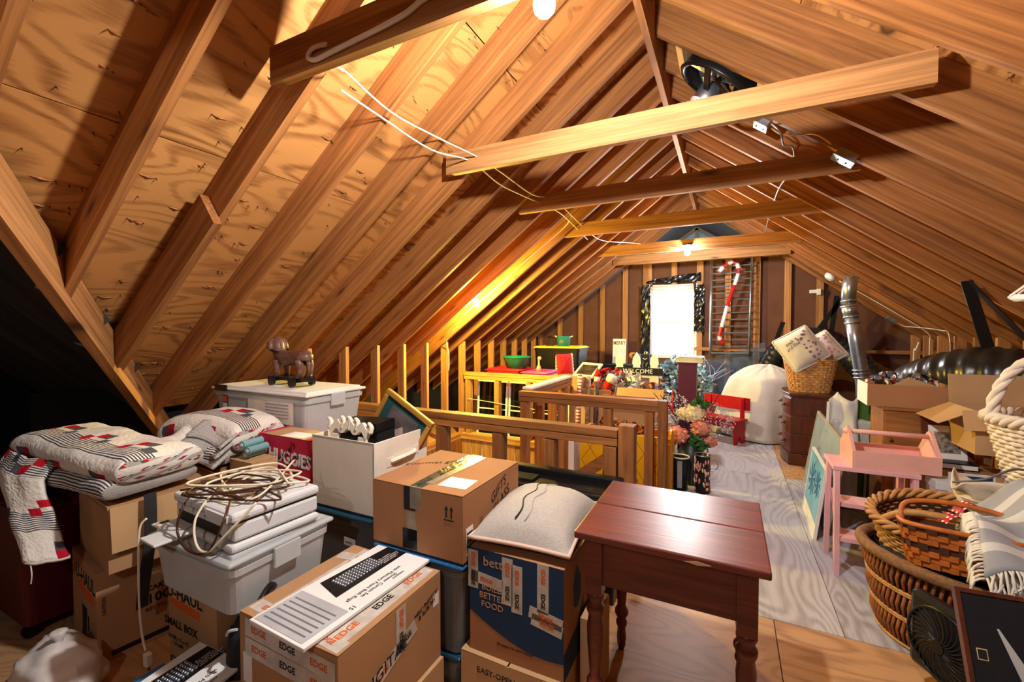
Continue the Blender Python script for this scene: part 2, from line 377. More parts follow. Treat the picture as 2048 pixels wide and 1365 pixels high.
# ------------------------------------------------------------------ roof
SL = math.atan(.75); CS, SN = .8, .6
RX = -.46
def zl(x): return 1.28 + .75 * (x + 3.2)
def zr(x): return 1.385 + .75 * (2.15 - x)
def xv(y): return -2.403 - (y - .607) / .746       # where the valley crosses the left slope
RY = [.9 + .406 * k for k in range(-11, 17)]
ceilL = group_empty('ceiling_left'); ceilR = group_empty('ceiling_right')
RD, RW = .184, .038
def slope_len(x0, x1): return abs(x1 - x0) / CS
raft_mesh = {}
def rafter(parent, y, xa, xb, side, name='rafter', wd=RW, dp=RD, drop=0):
    l = round(slope_len(xa, xb), 3); key = (l, wd, dp, side if name == 'rafter' else 0)
    if key not in raft_mesh:
        c_ = dp * .75 if name == 'rafter' else 0     # plumb cut against the ridge board
        a0, a1, e0, e1 = -l / 2, l / 2, (0, c_)[side > 0], (0, c_)[side < 0]
        raft_mesh[key] = MB().prism([(a0, -wd / 2, -dp / 2), (a1, -wd / 2, -dp / 2), (a1 + e1, -wd / 2, dp / 2), (a0 - e0, -wd / 2, dp / 2)], (0, wd, 0)).mesh('rafter', M_raft)
    xm = (xa + xb) / 2; z = (zl if side < 0 else zr)(xm)
    nx = -.6 if side < 0 else .6
    c = Vector((xm + nx * (dp / 2 - drop), y, z + .8 * (dp / 2 - drop)))
    return obj(name, raft_mesh[key], None, parent, c, (0, -SL if side < 0 else SL, 0))
XE_L, XE_R = -4.3, 3.2
for y in RY:
    if y < -2.9: continue
    if y > -.75:
        rafter(ceilL, y, RX - .02, max(XE_L, xv(y)), -1)
    rafter(ceilR, y + .02, RX + .02, XE_R, 1)
rafter(ceilL, 1.306 - .045, -2.24, -3.22, -1, 'sister_board', .04, .19, .055)
# sheathing: plywood sheets 2.44 x 1.22 laid across the rafters, each a piece of its own
TS = .012
def sheet(parent, y0, y1, s0, s1, side):
    # s: distance down the slope from the ridge
    nx = -.6 if side < 0 else .6
    sm, ym = (s0 + s1) / 2, (y0 + y1) / 2
    x = RX + (-1 if side < 0 else 1) * sm * CS; z = (zl if side < 0 else zr)(x)
    off = RD + TS / 2 + .001
    return obj('plywood_sheet', MB().box((0, 0, 0), (y1 - y0 - .006, s1 - s0 - .006, TS)), M_ply, parent, (x + nx * off, ym, z + .8 * off), Matrix(((0, (-1 if side < 0 else 1) * CS, nx), (1 if side < 0 else -1, 0, 0), (0, -SN, .8))).to_euler())
rows = [-.125, .8, 2.02, 3.24, 4.46]
for r in range(4):
    cuts = [-3.6, -1.9 + (.81 if r % 2 else 0)]
    while cuts[-1] + 2.436 < 7.8: cuts.append(cuts[-1] + 2.436)
    cuts.append(7.95)
    for a, b in zip(cuts, cuts[1:]):
        sheet(ceilR, a, b, rows[r], rows[r + 1], 1)
        s1 = rows[r + 1]
        # left slope stops at the valley: keep each sheet beyond it, trim the ones it crosses
        yv0 = .607 + (-2.403 - (RX - rows[r] * CS)) * .746 * -1
        def yval(s): return .607 - ((RX - s * CS) + 2.403) * .746
        ya0, ya1 = yval(rows[r]), yval(s1)
        if b <= ya0 + .02: continue
        if a >= ya1: sheet(ceilL, a, b, rows[r], s1, -1)
        else:
            poly = []
            A0, A1 = max(a, ya0), min(max(a, ya1), b)
            pts = [(b - .003, rows[r] + .003), (A0, rows[r] + .003)]
            if a > ya0: pts = [(b - .003, rows[r] + .003), (a + .003, rows[r] + .003), (a + .003, (RX - (-2.403 - (a - .607) / .746)) / CS)]
            if b >= ya1: pts += [(ya1, s1 - .003), (b - .003, s1 - .003)]
            else: pts += [(b - .003, (RX - (-2.403 - (b - .607) / .746)) / CS)]
            ym, sm = (a + b) / 2, (rows[r] + s1) / 2
            x = RX - sm * CS; off = RD + .001
            obj('plywood_sheet', MB().prism([(p - ym, q - sm, 0) for p, q in pts], (0, 0, TS)), M_ply, ceilL, (x - .6 * off, ym, zl(x) + .8 * off), Matrix(((0, -CS, -.6), (1, 0, 0), (0, -SN, .8))).to_euler())
# light-tight outer skin of the roof (shingle underlay above the sheets)
mb = MB()
def up(p, nx, o=.26): return (p[0] + nx * o, p[1], p[2] + .8 * o)
e = .03
LT = [(RX, 7.95), (XE_L - .3, 7.95), (XE_L - .3, .607 - (XE_L - .3 + 2.403) * .746), (RX, .607 - (RX + 2.403) * .746)]
mb.prism([up((x, y, zl(x)), -.6) for x, y in LT], (0, 0, .03))
yr = LT[3][1]
mb.prism([up((x, y, zl(x)), -.6) for x, y in [(RX, yr), (RX, -3.7), (RX - (yr + 3.7) / .746, -3.7)]], (0, 0, .03))
obj('roof_underlay', mb, M_blackm, ceilL)
obj('roof_underlay', MB().prism([up((x, y, zr(x)), .6) for x, y in [(RX, 7.95), (XE_R + .3, 7.95), (XE_R + .3, -3.7), (RX, -3.7)]], (0, 0, .03)), M_blackm, ceilR)
obj('ridge_cap', MB().box((RX, 2.1, 3.66), (.5, 11.7, .03)), M_blackm, ceilR)
obj('ridge_board', MB().box((0, 0, 0), (11.5, .038, .34)), M_raft, ceilR, (RX, 2.1, 3.2 + .17), (0, 0, PI / 2))
# valley rafter and the dark wing beyond it
vd = Vector((-1.31, .977, -.9825)).normalized()
vp = Vector((-2.403, .607, 1.878))
a_, b_ = vp - vd * 2.9, vp + vd * 2.75
obj('valley_rafter', MB().bar(Vector((-2.825, 0, 0)), Vector((2.825, 0, 0)), .05, .2), M_tie, ceilL, (a_ + b_) / 2 + Vector((0, 0, .06)), vd.to_track_quat('X', 'Z').to_euler())
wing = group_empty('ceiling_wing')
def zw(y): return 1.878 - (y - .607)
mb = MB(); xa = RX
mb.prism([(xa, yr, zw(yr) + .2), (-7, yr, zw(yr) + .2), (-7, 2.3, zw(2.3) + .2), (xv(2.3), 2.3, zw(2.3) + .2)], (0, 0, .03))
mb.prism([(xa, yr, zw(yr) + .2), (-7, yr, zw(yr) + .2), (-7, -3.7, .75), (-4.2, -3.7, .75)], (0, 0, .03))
obj('roof_deck', mb, M_wingshade, wing)
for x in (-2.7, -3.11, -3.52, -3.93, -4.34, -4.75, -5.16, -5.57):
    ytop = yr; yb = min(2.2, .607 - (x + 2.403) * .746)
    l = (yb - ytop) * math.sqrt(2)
    obj('rafter', MB().box((0, 0, 0), (l, .038, .14)), M_wingshade, wing, (x, (ytop + yb) / 2, zw((ytop + yb) / 2) + .1), Matrix(((0, -1, 0), (.7071, 0, .7071), (-.7071, 0, .7071))).to_euler())
# collar ties with the bulbs and cables on them
ties = []
for y, hw, ln in ((1.25, 1.24, 0), (2.46, 1.215, 0), (3.54, 1.20, 0), (4.65, 1.19, 0), (6.1, 1.2, 0), (7.02, 1.2, 0), (-.2, 1.22, 0), (-1.3, 1.22, 0)):
    o = obj('collar_tie', MB().box((0, 0, 0), (hw * 2, .038, .14 if y != 1.25 else .15)), M_tie, ceilR, (RX, y - .045, 2.46 + .07), (0, 0, 0)); ties.append(o)
# nail tips poking through the sheathing
mb = MB()
def nails(side, n, ylo, yhi, slo, shi):
    for _ in range(n):
        s = rnd.uniform(slo, shi); y = rnd.uniform(ylo, yhi)
        row = round(s / .14) * .14 + rnd.gauss(0, .012)
        x = RX + side * row * CS
        if side < 0 and x < xv(y) + .06: continue
        nx = .6 * side; z = (zl if side < 0 else zr)(x)
        p = Vector((x + nx * RD, y, z + .8 * RD)); d = Vector((-nx, rnd.uniform(-.12, .12), -.8)).normalized()
        l = rnd.uniform(.016, .038); q = p + d * l; w = .0026
        mb.add([p + Vector((0, w, 0)), p + Vector((w, -w, 0)), p + Vector((-w, -w, 0)), q], [(0, 1, 3), (1, 2, 3), (2, 0, 3)])
        if rnd.random() < .5:      # torn splinters round the nail
            a = Vector((0, rnd.choice((-1, 1)) * rnd.uniform(.02, .08), 0)); mb.add([p + Vector((0, 0, -.001)), p + a * .4 + d * .011, p + a + d * .001, p + a * .5 + Vector((.003, 0, 0))], [(0, 1, 2), (0, 2, 3), (1, 3, 2)], 1)
nails(-1, 620, .1, 3.4, .3, 4.2); nails(-1, 200, 3.4, 7.6, .3, 3.8); nails(1, 170, .6, 3.5, .1, 2.6)
o = obj('nail_tips', mb, [M_nail, M_stud], ceilL); o['kind'] = 'stuff'

# ------------------------------------------------------------------ walls
KL, KR = -3.2, 2.15
wl = group_empty('wall_left'); wr = group_empty('wall_right'); wb = group_empty('wall_back')
stud_l = MB().box((0, 0, 0), (1.24, .038, .089)).mesh('stud', M_stud)
for y in RY:
    if y < 2.4: continue
    obj('stud', stud_l, None, wl, (KL - .045, y + .038, .66), (0, PI / 2, 0))
    obj('stud', stud_l, None, wr, (KR + .045, y + .05, .765 if 0 else .75), (0, PI / 2, 0))
obj('sole_plate', MB().box((0, 0, 0), (5.4, .089, .038)), M_stud, wl, (KL - .045, 5.15, .02), (0, 0, PI / 2))
obj('sole_plate', MB().box((0, 0, 0), (5.4, .089, .038)), M_stud, wr, (KR + .045, 5.15, .02), (0, 0, PI / 2))
for y in (1.71, 2.118): obj('stud', stud_l, None, wr, (KR + .045, y + .05, .75), (0, PI / 2, 0))
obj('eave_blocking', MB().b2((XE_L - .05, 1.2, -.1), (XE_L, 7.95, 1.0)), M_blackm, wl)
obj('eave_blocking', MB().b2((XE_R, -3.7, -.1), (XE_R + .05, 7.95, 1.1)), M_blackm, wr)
GY = 7.85
# gable wall: fibreboard panels with a window hole and a triangular vent, studs in front
panels = [((-4.5, -.1), (-1.24, -.1), (-1.24, 2.62), (-1.5, 2.62), (-4.5, .5)), ((-1.24, -.1), (-.47, -.1), (-.47, .95), (-1.24, .95)), ((-1.24, 2.2), (-.47, 2.2), (-.47, 2.62), (-1.24, 2.62)), ((-.47, -.1), (1.2, -.1), (1.2, 2.35), (.85, 2.62), (-.47, 2.62)), ((1.2, -.1), (3.4, -.1), (3.4, .6), (1.2, 2.35))]
for pl in panels:
    obj('fibreboard_panel', MB().prism([(x, GY, z) for x, z in pl], (0, .02, 0)), M_fiber, wb)
mb = MB()   # outside skin round the vent
mb.prism([(-4.5, GY + .25, .2), (-1.5, GY + .25, 2.6), (-1.5, GY + .25, 3.2), (-4.6, GY + .25, 1.0)], (0, .02, 0))
mb.prism([(.6, GY + .25, 2.6), (3.4, GY + .25, .4), (3.5, GY + .25, 1.2), (.6, GY + .25, 3.2)], (0, .02, 0))
mb.prism([(-1.5, GY + .25, 2.6), (.6, GY + .25, 2.6), (.6, GY + .25, 3.3), (-.46, GY + .25, 3.9), (-1.5, GY + .25, 3.3)], (0, .02, 0))
obj('gable_siding', mb, M_blackm, wb)
for k in range(12):
    x = -3.26 + .406 * k
    top = min(zl(x), zr(x)) + .1
    lo = 0
    if -1.35 < x < -.4: lo = 2.2
    top = min(top, 2.62)
    if top - lo < .2: continue
    obj('stud', MB().box((0, 0, 0), (top - lo, .038, .089)), M_stud, wb, (x, GY - .046, (top + lo) / 2), (0, PI / 2, 0))
for x in (-1.29, -.43):
    obj('stud', MB().box((0, 0, 0), (2.6, .06, .089)), M_stud, wb, (x, GY - .046, 1.3), (0, PI / 2, 0))
obj('header', MB().box((0, 0, 0), (2.7, .089, .06)), M_stud, wb, (-.43, GY - .046, 2.59))
obj('block', MB().box((0, 0, 0), (3.3, .089, .05)), M_stud, wb, (1.15, GY - .046, 1.12))
obj('brace', MB().bar((-.9, 0, -.55), (.9, 0, .55), .04, .14), M_stud, wb, (.1, GY - .13, .45))
# triangular louvre vent at the peak
vent = group_empty('trim_1')
ax, az, bz, hw = -.49, 3.12, 2.62, .74
for p, q in (((ax - hw, bz), (ax, az)), ((ax + hw, bz), (ax, az)), ((ax - hw, bz), (ax + hw, bz)), ((ax, bz), (ax, az))):
    obj('vent_frame', MB().bar((p[0], GY + .04, p[1]), (q[0], GY + .04, q[1]), .05, .04, up=(0, 1, 0)), P('vent_frame', (86, 82, 78), .5) if 'vent_frame' not in bpy.data.materials else bpy.data.materials['vent_frame'], vent)
M_vent = P('vent_slat', (112, 134, 150), .4, .3)
for k in range(8):
    z = bz + .04 + k * .058; w = hw * (az - z) / (az - bz)
    if w < .05: continue
    obj('slat', MB().box((ax, GY + .08, z), (2 * w, .008, .075), 0, Matrix.Rotation(rad(35), 3, 'X')), M_vent, vent)
# rear and far walls behind the camera and in the dark wing
wf = group_empty('wall_front')
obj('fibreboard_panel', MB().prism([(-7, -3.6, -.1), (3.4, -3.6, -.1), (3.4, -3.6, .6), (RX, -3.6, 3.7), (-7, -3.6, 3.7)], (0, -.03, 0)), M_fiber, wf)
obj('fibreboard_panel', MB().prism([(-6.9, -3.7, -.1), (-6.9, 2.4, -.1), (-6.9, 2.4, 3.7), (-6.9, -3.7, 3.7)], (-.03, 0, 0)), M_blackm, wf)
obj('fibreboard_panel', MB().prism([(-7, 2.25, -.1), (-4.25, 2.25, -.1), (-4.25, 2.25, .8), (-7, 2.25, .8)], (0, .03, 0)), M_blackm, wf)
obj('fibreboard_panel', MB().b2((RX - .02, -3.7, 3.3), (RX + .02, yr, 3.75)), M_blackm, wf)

# ------------------------------------------------------------------ floor: plywood sheets, stairwell left open
floor = group_empty('floor')
def fsheet(x0, x1, y0, y1, along='y', m=None):
    l, w = (y1 - y0, x1 - x0) if along == 'y' else (x1 - x0, y1 - y0)
    obj('plywood_sheet', MB().box((0, 0, 0), (l - .004, w - .004, .02)), m or M_floor, floor, ((x0 + x1) / 2, (y0 + y1) / 2, -.01), (0, 0, PI / 2 if along == 'y' else 0))
HX0, HX1, HY0, HY1, HX2, HY2 = -3.2, -.55, 2.56, 3.6, -1.76, 4.92
for x0, x1 in ((-7, -4.37), (-4.37, -1.93), (-1.93, .22), (.22, 2.66), (2.66, 3.4)):
    fsheet(x0, x1, 1.27, 2.49, 'x', M_floor2)
    fsheet(x0 - .0, x1, .05, 1.27, 'x', M_floor2)
for x0, x1 in ((-7, -3), (-3, -.56), (-.56, 3.4)): fsheet(x0, x1, -1.2, .05, 'x', M_floor2); fsheet(x0, x1, -3.7, -1.2, 'x', M_floor2)
fsheet(-4.4, HX1, 2.49, HY0, 'x', M_floor2)
fsheet(HX1, .51, 2.49, 4.93); fsheet(.51, 1.73, 2.49, 4.93); fsheet(1.73, 3.4, 2.49, 4.93, m=M_floor2)
fsheet(HX2, HX1, HY1, 4.93, 'y', M_floor2)
fsheet(-4.4, HX0, HY0, HY2, m=M_floor2)
fsheet(-4.4, -1.93, HY2, 7.95, m=M_floor2); fsheet(-1.93, -.71, 4.93, 7.95, m=M_floor2); fsheet(-.71, .51, 4.93, 7.37); fsheet(.51, 1.73, 4.93, 7.37, m=M_floor2); fsheet(-.71, 1.73, 7.37, 7.95, m=M_floor2); fsheet(1.73, 3.4, 4.93, 7.95, m=M_floor2)
for a, b in (((-7, -3.7), (3.4, 2.5)), ((HX1, 2.5), (3.4, 7.95)), ((-4.4, HY2), (HX1, 7.95)), ((HX2, HY1), (HX1, HY2)), ((-4.4, 2.5), (HX0, HY2)), ((HX0, 2.5), (HX1, HY0))):
    obj('subfloor', MB().b2((a[0], a[1], -.12), (b[0], b[1], -.021)), M_blackm, floor)  # black slabs added under the sheets to stop sky light leaking through seams
# stairwell box below the floor
well = group_empty('wall_stairwell')
def wellwall(a, b, m=M_ylit_pine):
    n = max(1, int(round((Vector(b) - Vector(a)).length / .16)))
    for i in range(n):
        p, q = Vector(a).lerp(Vector(b), (i + .02) / n), Vector(a).lerp(Vector(b), (i + .98) / n)
        l = (q - p).length; c = (p + q) / 2; ang = math.atan2((q - p).y, (q - p).x)
        obj('board', MB().box((0, 0, 0), (1.55, l, .02)), m, well, (c.x, c.y, -.8), Matrix.Rotation(ang, 3, 'Z').to_4x4().to_3x3() @ Matrix(((0, 1, 0), (0, 0, 1), (1, 0, 0))) and (Matrix.Rotation(ang, 3, 'Z') @ Matrix(((0, 1, 0), (0, 0, 1), (1, 0, 0)))).to_euler())
wellwall((HX0, HY2, 0), (HX2, HY2, 0)); wellwall((HX2, HY2, 0), (HX2, HY1, 0)); wellwall((HX2, HY1, 0), (HX1, HY1, 0)); wellwall((HX0, HY0, 0), (HX0, HY2, 0), M_rail)
wellwall((HX0, HY0, 0), (HX1, HY0, 0), M_rail); wellwall((HX1, HY0, 0), (HX1, HY1, 0), M_rail)
obj('well_floor', MB().b2((HX0 - .1, HY0 - .1, -1.6), (HX1 + .1, HY2 + .1, -1.57)), M_floor2, well)
obj('sill', MB().b2((HX0, HY2 - .03, -.02), (HX2, HY2 + .1, .05)), M_ylit_pine, well)
st = thing('staircase', 'brown wooden staircase climbing up through the railed stairwell', 'stairs', (HX1, 3.05, 0))
for i in range(6):
    obj('tread', MB().box((-.2 - .24 * i, 0, -.2 - .2 * i), (.27, .86, .03)), M_rail, st)
for yy in (-.44, .44):
    obj('stringer', MB().bar((.0, yy, -.12), (-1.5, yy, -1.37), .035, .26, up=(0, 0, 1)), M_rail, st)
obj('handrail', MB().bar((-.14, .36, .54), (-1.35, .36, -.38), .038, .09), M_rail, st)
obj('handrail', MB().bar((-.10, .30, .36), (-1.35, .30, -.58), .038, .16), M_rail, st)

# ------------------------------------------------------------------ railings round the stairwell
def railing(label, p, q, posts, top=.87, m=M_rail, toprail=(.089, .045), end=True, lowm=None):
    p, q = Vector(p), Vector(q); d = q - p; L_ = d.length; ang = math.atan2(d.y, d.x)
    t = thing('stair_railing', label, 'railing', p, ang)
    obj('top_rail', MB().box((L_ / 2, 0, 0), (L_, toprail[0], toprail[1])), m, t, (0, 0, top - toprail[1] / 2), bev=.003)
    obj('sub_rail', MB().box((L_ / 2, 0, 0), (L_, .08, .045)), m, t, (0, .0, top - toprail[1] - .026), bev=.003)
    for s in posts:
        obj('post', MB().box((0, 0, 0), (top - .1, .085, .07)), m, t, (s, 0, (top - .1) / 2 + .0), (0, PI / 2, 0), bev=.003)
    return t
r1 = railing('long brown stair railing running from knee wall to double newel post', (KL, 2.515, 0), (-.56, 2.515, 0), (.16, .5, .95, 1.41, 1.86, 2.22, 2.6))
obj('newel', MB().box((0, 0, 0), (.9, .089, .089)), M_rail, r1, (2.69, 0, .45), (0, PI / 2, 0), bev=.004)
r2 = railing('short brown stair railing ending beside the yellow trunk', (-1.74, 3.68, 0), (-.5, 3.68, 0), (.05, .42, .83, 1.17))
obj('newel', MB().box((0, 0, 0), (.87, .089, .07)), M_rail, r2, (1.275, 0, .435), (0, PI / 2, 0), bev=.004)
r3 = railing('weathered white-painted side rail joining the two stair railings', (-1.7, 3.75, 0), (-1.7, 4.92, 0), (.3, .66, 1.0), m=M_rail)
obj('cap_board', MB().box((.58, 0, .885), (1.17, .1, .02)), M_white, r3)
r4 = railing('yellow pine railing along the far edge of the stairwell', (KL + .02, 4.98, 0), (-1.68, 4.98, 0), (.06, .50, .95, 1.38), m=M_ylit_pine)
for i, (x0, x1) in enumerate(((-3.08, -2.62), (-2.6, -2.14), (-2.12, -1.76))):
    t = thing('window_sash', ['dark glass window sash leaning behind the yellow railing, next to knee wall', 'dark glass window sash behind the yellow railing, middle one of three', 'narrow dark glass window sash behind yellow railing by white side rail'][i], 'window sash', (x0, 5.1, .001), 0, None, (rad(-4), 0, 0))
    w = x1 - x0
    mb = MB().b2((0, 0, 0), (.025, .03, .76)).b2((w - .025, 0, 0), (w, .03, .76)).b2((.025, 0, 0), (w - .025, .03, .03)).b2((.025, 0, .73), (w - .025, .03, .76)).b2((.025, 0, .36), (w - .025, .03, .375))
    obj('frame', mb, M_white, t); obj('pane', MB().b2((.025, .012, .03), (w - .025, .018, .36)), M_dkglass, t); obj('pane', MB().b2((.025, .012, .375), (w - .025, .018, .73)), M_dkglass, t)

# ------------------------------------------------------------------ window
win = group_empty('window_1')
wx0, wx1, wz0, wz1 = -1.227, -.487, .95, 2.2
mb = MB()
for a, b in (((wx0, wz0), (wx0 + .045, wz1)), ((wx1 - .045, wz0), (wx1, wz1)), ((wx0, wz0), (wx1, wz0 + .05)), ((wx0, wz1 - .04), (wx1, wz1))):
    mb.b2((a[0], GY - .03, a[1]), (b[0], GY + .06, b[1]))
obj('window_frame', mb, M_white, win)
obj('meeting_rail', MB().b2((wx0 + .04, GY, 1.53), (wx1 - .04, GY + .04, 1.57)), M_white, win)
M_pane = P('window_pane', (235, 242, 250), .02, var=0, alpha=.12)
obj('pane', MB().b2((wx0 + .04, GY + .015, wz0 + .04), (wx1 - .04, GY + .02, 1.53)), M_pane, win)
obj('pane', MB().b2((wx0 + .04, GY + .015, 1.57), (wx1 - .04, GY + .02, wz1 - .03)), M_pane, win)
t = thing('roller_blind', 'white roller blind rolled up at the top of the bright window', 'blind', (-.857, GY - .06, 2.1))
obj('roll', MB().tube([(-.36, 0, .05), (.36, 0, .05)], .03, 12), M_white, t, smooth=True)
obj('shade', MB().b2((-.34, .028, -.06), (.34, .03, .05)), M_white, t)
def crumple(name, x0, x1, z0, z1, y, lab):
    mb = MB().grid(lambda u, v: (x0 + (x1 - x0) * u + fuzz((u * 3, v * 9, x0), .012, 1.3), y - .012 - abs(fuzz((u * 5, v * 14, z0 + x0), .03, 1)), z0 + (z1 - z0) * v + fuzz((v * 4, u * 4, 3), .02, 1)), 8 if x1 - x0 < .3 else 24, 24 if z1 - z0 > .3 else 8)
    return tag(obj(name, mb, M_film, solid=.002), lab, 'plastic sheet')
crumple('plastic_film', -1.36, -1.2, .75, 2.2, GY - .095, 'crumpled black plastic strip stapled down the window side by the MERRY sign')
crumple('plastic_film', -.51, -.36, 1.4, 2.17, GY - .095, 'crumpled black plastic strip stapled between window and hanging wire frame')
mb = MB().grid(lambda u, v: (-1.27 + .86 * u, GY - .10 - abs(fuzz((u * 9, v * 4, 5), .04, 1)), 2.225 + v * (.03 + .12 * u ** .7) + fuzz((u * 6, v, 1), .015, 1)), 26, 6)
tag(obj('plastic_film', mb, M_film, solid=.002), 'crumpled black plastic strip stapled across the window head', 'plastic sheet')
# ------------------------------------------------------------------ light bulbs
def bulb(label, loc, down, col, strength, base=M_black, r=.034, parentname='light_bulb'):
    t = thing(parentname, label, 'light bulb', loc, rot=Vector(down).normalized().to_track_quat('-Z', 'Y').to_euler())
    prof = [(.013, 0), (.014, -.015), (.02, -.032), (.031, -.052), (r, -.072), (.031, -.09), (.02, -.103), (.001, -.108)]
    obj('glass_bulb', MB().lathe(prof, 16, 0), emissive('glow_' + label[:12], col, strength), t, smooth=True)
    obj('socket', MB().lathe([(.055, .03), (.055, .022), (.03, .02), (.022, -.012), (.0135, -.014)], 16), base, t, smooth=True)
    return t
bulb('bright bare bulb hanging under the collar tie that carries looped white cable', (-.52, 1.27, 2.52), (0, .0, -1), (1, .96, .92), BULB_NEAR)
bulb('bare bulb glowing on the collar tie in front of the vent', (-.483, 6.03, 2.50), (0, -.0, -1), (1, .97, .94), BULB_FAR)
bulb('yellow glowing bulb on a rafter above the stairwell', (-2.55, 4.22, 1.80), (.3, -.3, -1), (1, .74, .12), BULB_EAVE)
bulb('bare bulb on the collar tie over the open side wing', (-.46, -1.28, 2.52), (0, 0, -1), (1, .96, .92), BULB_FILL)  # added out of view behind the camera to brighten front-facing surfaces
# ------------------------------------------------------------------ cables, boxes and fan under the roof
def smooth_path(pts, k=5):
    pts = [Vector(p) for p in pts]; out = []
    for i in range(len(pts) - 1):
        p0, p1, p2, p3 = pts[max(i - 1, 0)], pts[i], pts[i + 1], pts[min(i + 2, len(pts) - 1)]
        for j in range(k):
            t = j / k; out.append(.5 * ((2 * p1) + (p2 - p0) * t + (2 * p0 - 5 * p1 + 4 * p2 - p3) * t * t + (3 * p1 - p0 - 3 * p2 + p3) * t ** 3))
    return out + [pts[-1]]
def cable(label, pts, r=.0045, m=M_romex, name='cable', cat='cable', k=5, n=6):
    return tag(obj(name, MB().tube(smooth_path(pts, k), r, n), m, smooth=True), label, cat)
dn = lambda p, a=.012: (p[0] + a * .6, p[1], p[2] - a)
CL = [(-1.40, 1.2, 2.5), (-1.44, 1.3, 2.54), (-1.49, 1.385, 2.563), (-1.51, 1.668, 2.548), (-1.505, 2.047, 2.551), (-1.463, 2.43, 2.583), (-1.471, 2.807, 2.577), (-1.463, 3.274, 2.583), (-1.41, 3.66, 2.61), (-1.427, 4.17, 2.61), (-1.47, 5.0, 2.577), (-1.44, 5.465, 2.6), (-1.2, 6.0, 2.62), (-.56, 6.03, 2.53)]
sag = lambda i: .03 * (i % 2)
cable('white electric cable strung under the rafters beside the stairwell, upper of the pair', [dn(p, .012 + sag(i)) for i, p in enumerate(CL)])
cable('white electric cable strung under the rafters beside the stairwell, lower of the pair', [dn((p[0] - .05, p[1], p[2] - .0375), .012 + sag(i + 1)) for i, p in enumerate(CL[2:11])])
EV = [(-1.427, 4.2, 2.61), (-1.551, 4.33, 2.517), (-1.95, 4.3, 2.217), (-2.449, 4.3, 1.843), (-2.6, 4.25, 1.73), (-2.85, 4.3, 1.54), (-3.03, 4.4, 1.408), (-3.17, 4.52, 1.3), (-3.17, 4.57, 1.15), (-3.17, 4.57, .93)]
cable('white cable running down the rafter past the yellow bulb', [dn(p) for p in EV])
cable('thick white cable looped and stapled along the collar tie with the brightest bulb', [(-1.36, 1.178, 2.515), (-1.43, 1.176, 2.52), (-1.46, 1.176, 2.495), (-1.42, 1.174, 2.472), (-1.34, 1.176, 2.478), (-1.015, 1.174, 2.50), (-.9, 1.174, 2.53), (-.76, 1.176, 2.54), (-.56, 1.178, 2.55)], .009)
cable('thin cable stapled along the sub rails across dark window sashes', [(-3.1, 4.92, .52), (-2.8, 4.925, .5), (-2.45, 4.925, .47), (-2.1, 4.925, .45), (-1.8, 4.925, .45)], .004)
CR = [(.241, 3.343, 2.816), (.30, 3.36, 2.75), (.33, 3.5, 2.72), (.391, 3.549, 2.704), (.431, 3.941, 2.675), (.394, 4.463, 2.702), (.392, 5.252, 2.703), (.40, 5.9, 2.69), (.416, 6.638, 2.686)]
cable('silver armoured cable hanging from the fan-side rafters between collar ties', [(p[0] - .01, p[1], p[2] - .02) for p in CR], .006, M_steel)
cable('tan cable joining the two metal junction boxes', [(.245, 3.44, 2.80), (.29, 3.40, 2.74), (.36, 3.36, 2.70), (.46, 3.24, 2.64), (.55, 3.28, 2.58)], .005, P('cable_tan', (176, 140, 96), .5))
cable('white cable running from the smoke detector along the rafters', [(p[0] - .008, p[1], p[2] - .014) for p in [(1.245, 6.73, 2.064), (1.467, 6.703, 1.897), (1.825, 6.694, 1.628), (2.1, 6.75, 1.42), (2.14, 6.8, 1.3), (2.135, 6.8, .95)]], .005)
cable('white cable bridging two rafters above the large black duct', [(p[0] - .012, p[1], p[2] - .014) for p in [(1.87, 7.2, 1.6), (2.0, 7.15, 1.5), (2.02, 6.9, 1.485), (2.063, 6.3, 1.45), (2.13, 6.25, 1.38), (2.14, 6.25, .9)]], .005)
cable('thick white conduit running down a knee wall stud near the duct', [(2.13, 7.12, 1.28), (2.11, 7.15, 1.18), (2.11, 7.2, 1.16), (2.11, 7.2, .7)], .009)
def jbox(label, c, s=(.085, .085, .05), ry=SL):
    t = thing('junction_box', label, 'junction box', c, rot=(0, ry, 0))
    obj('box', MB().box((0, 0, 0), s), M_steel, t, bev=.003)
    obj('cover', MB().box((0, 0, -s[2] / 2 - .002), (s[0] + .012, s[1] + .012, .003)), M_steel, t)
    mb = MB()
    for a in (-1, 1): mb.lathe([(.005, -s[2] / 2 - .008), (.005, -s[2] / 2 - .003)], 8, c=(a * .025, 0, 0))
    obj('screw', mb, M_nail, t)
jbox('metal junction box tucked under the rafters closest to the attic fan', (.19, 3.42, 2.835))
jbox('wide metal junction box at the far end of the looped tan cable', (.63, 3.33, 2.505), (.12, .09, .05))
jbox('metal junction box low on the roof beyond the galvanised pipe', (1.86, 7.15, 1.57), (.1, .08, .045))
t = thing('smoke_detector', 'round white smoke detector on the rafters above the floral pillows', 'smoke detector', (1.148, 6.74, 2.11), rot=(0, SL, 0))
obj('housing', MB().lathe([(.065, .02), (.065, -.01), (.055, -.03), (.03, -.038), (.001, -.04)], 20), M_white, t, smooth=True)
obj('grille', MB().lathe([(.04, -.036), (.042, -.042), (.02, -.043)], 16), M_greyp, t)
t = thing('outlet_box', 'small white outlet box on gable stud beside the duct strap', 'outlet', (1.05, GY - .12, 2.0))
obj('plate', MB().box((.06, 0, 0), (.09, .02, .05)), M_white, t); obj('plug', MB().box((.13, 0, -.01), (.05, .04, .09)), M_white, t, bev=.004)
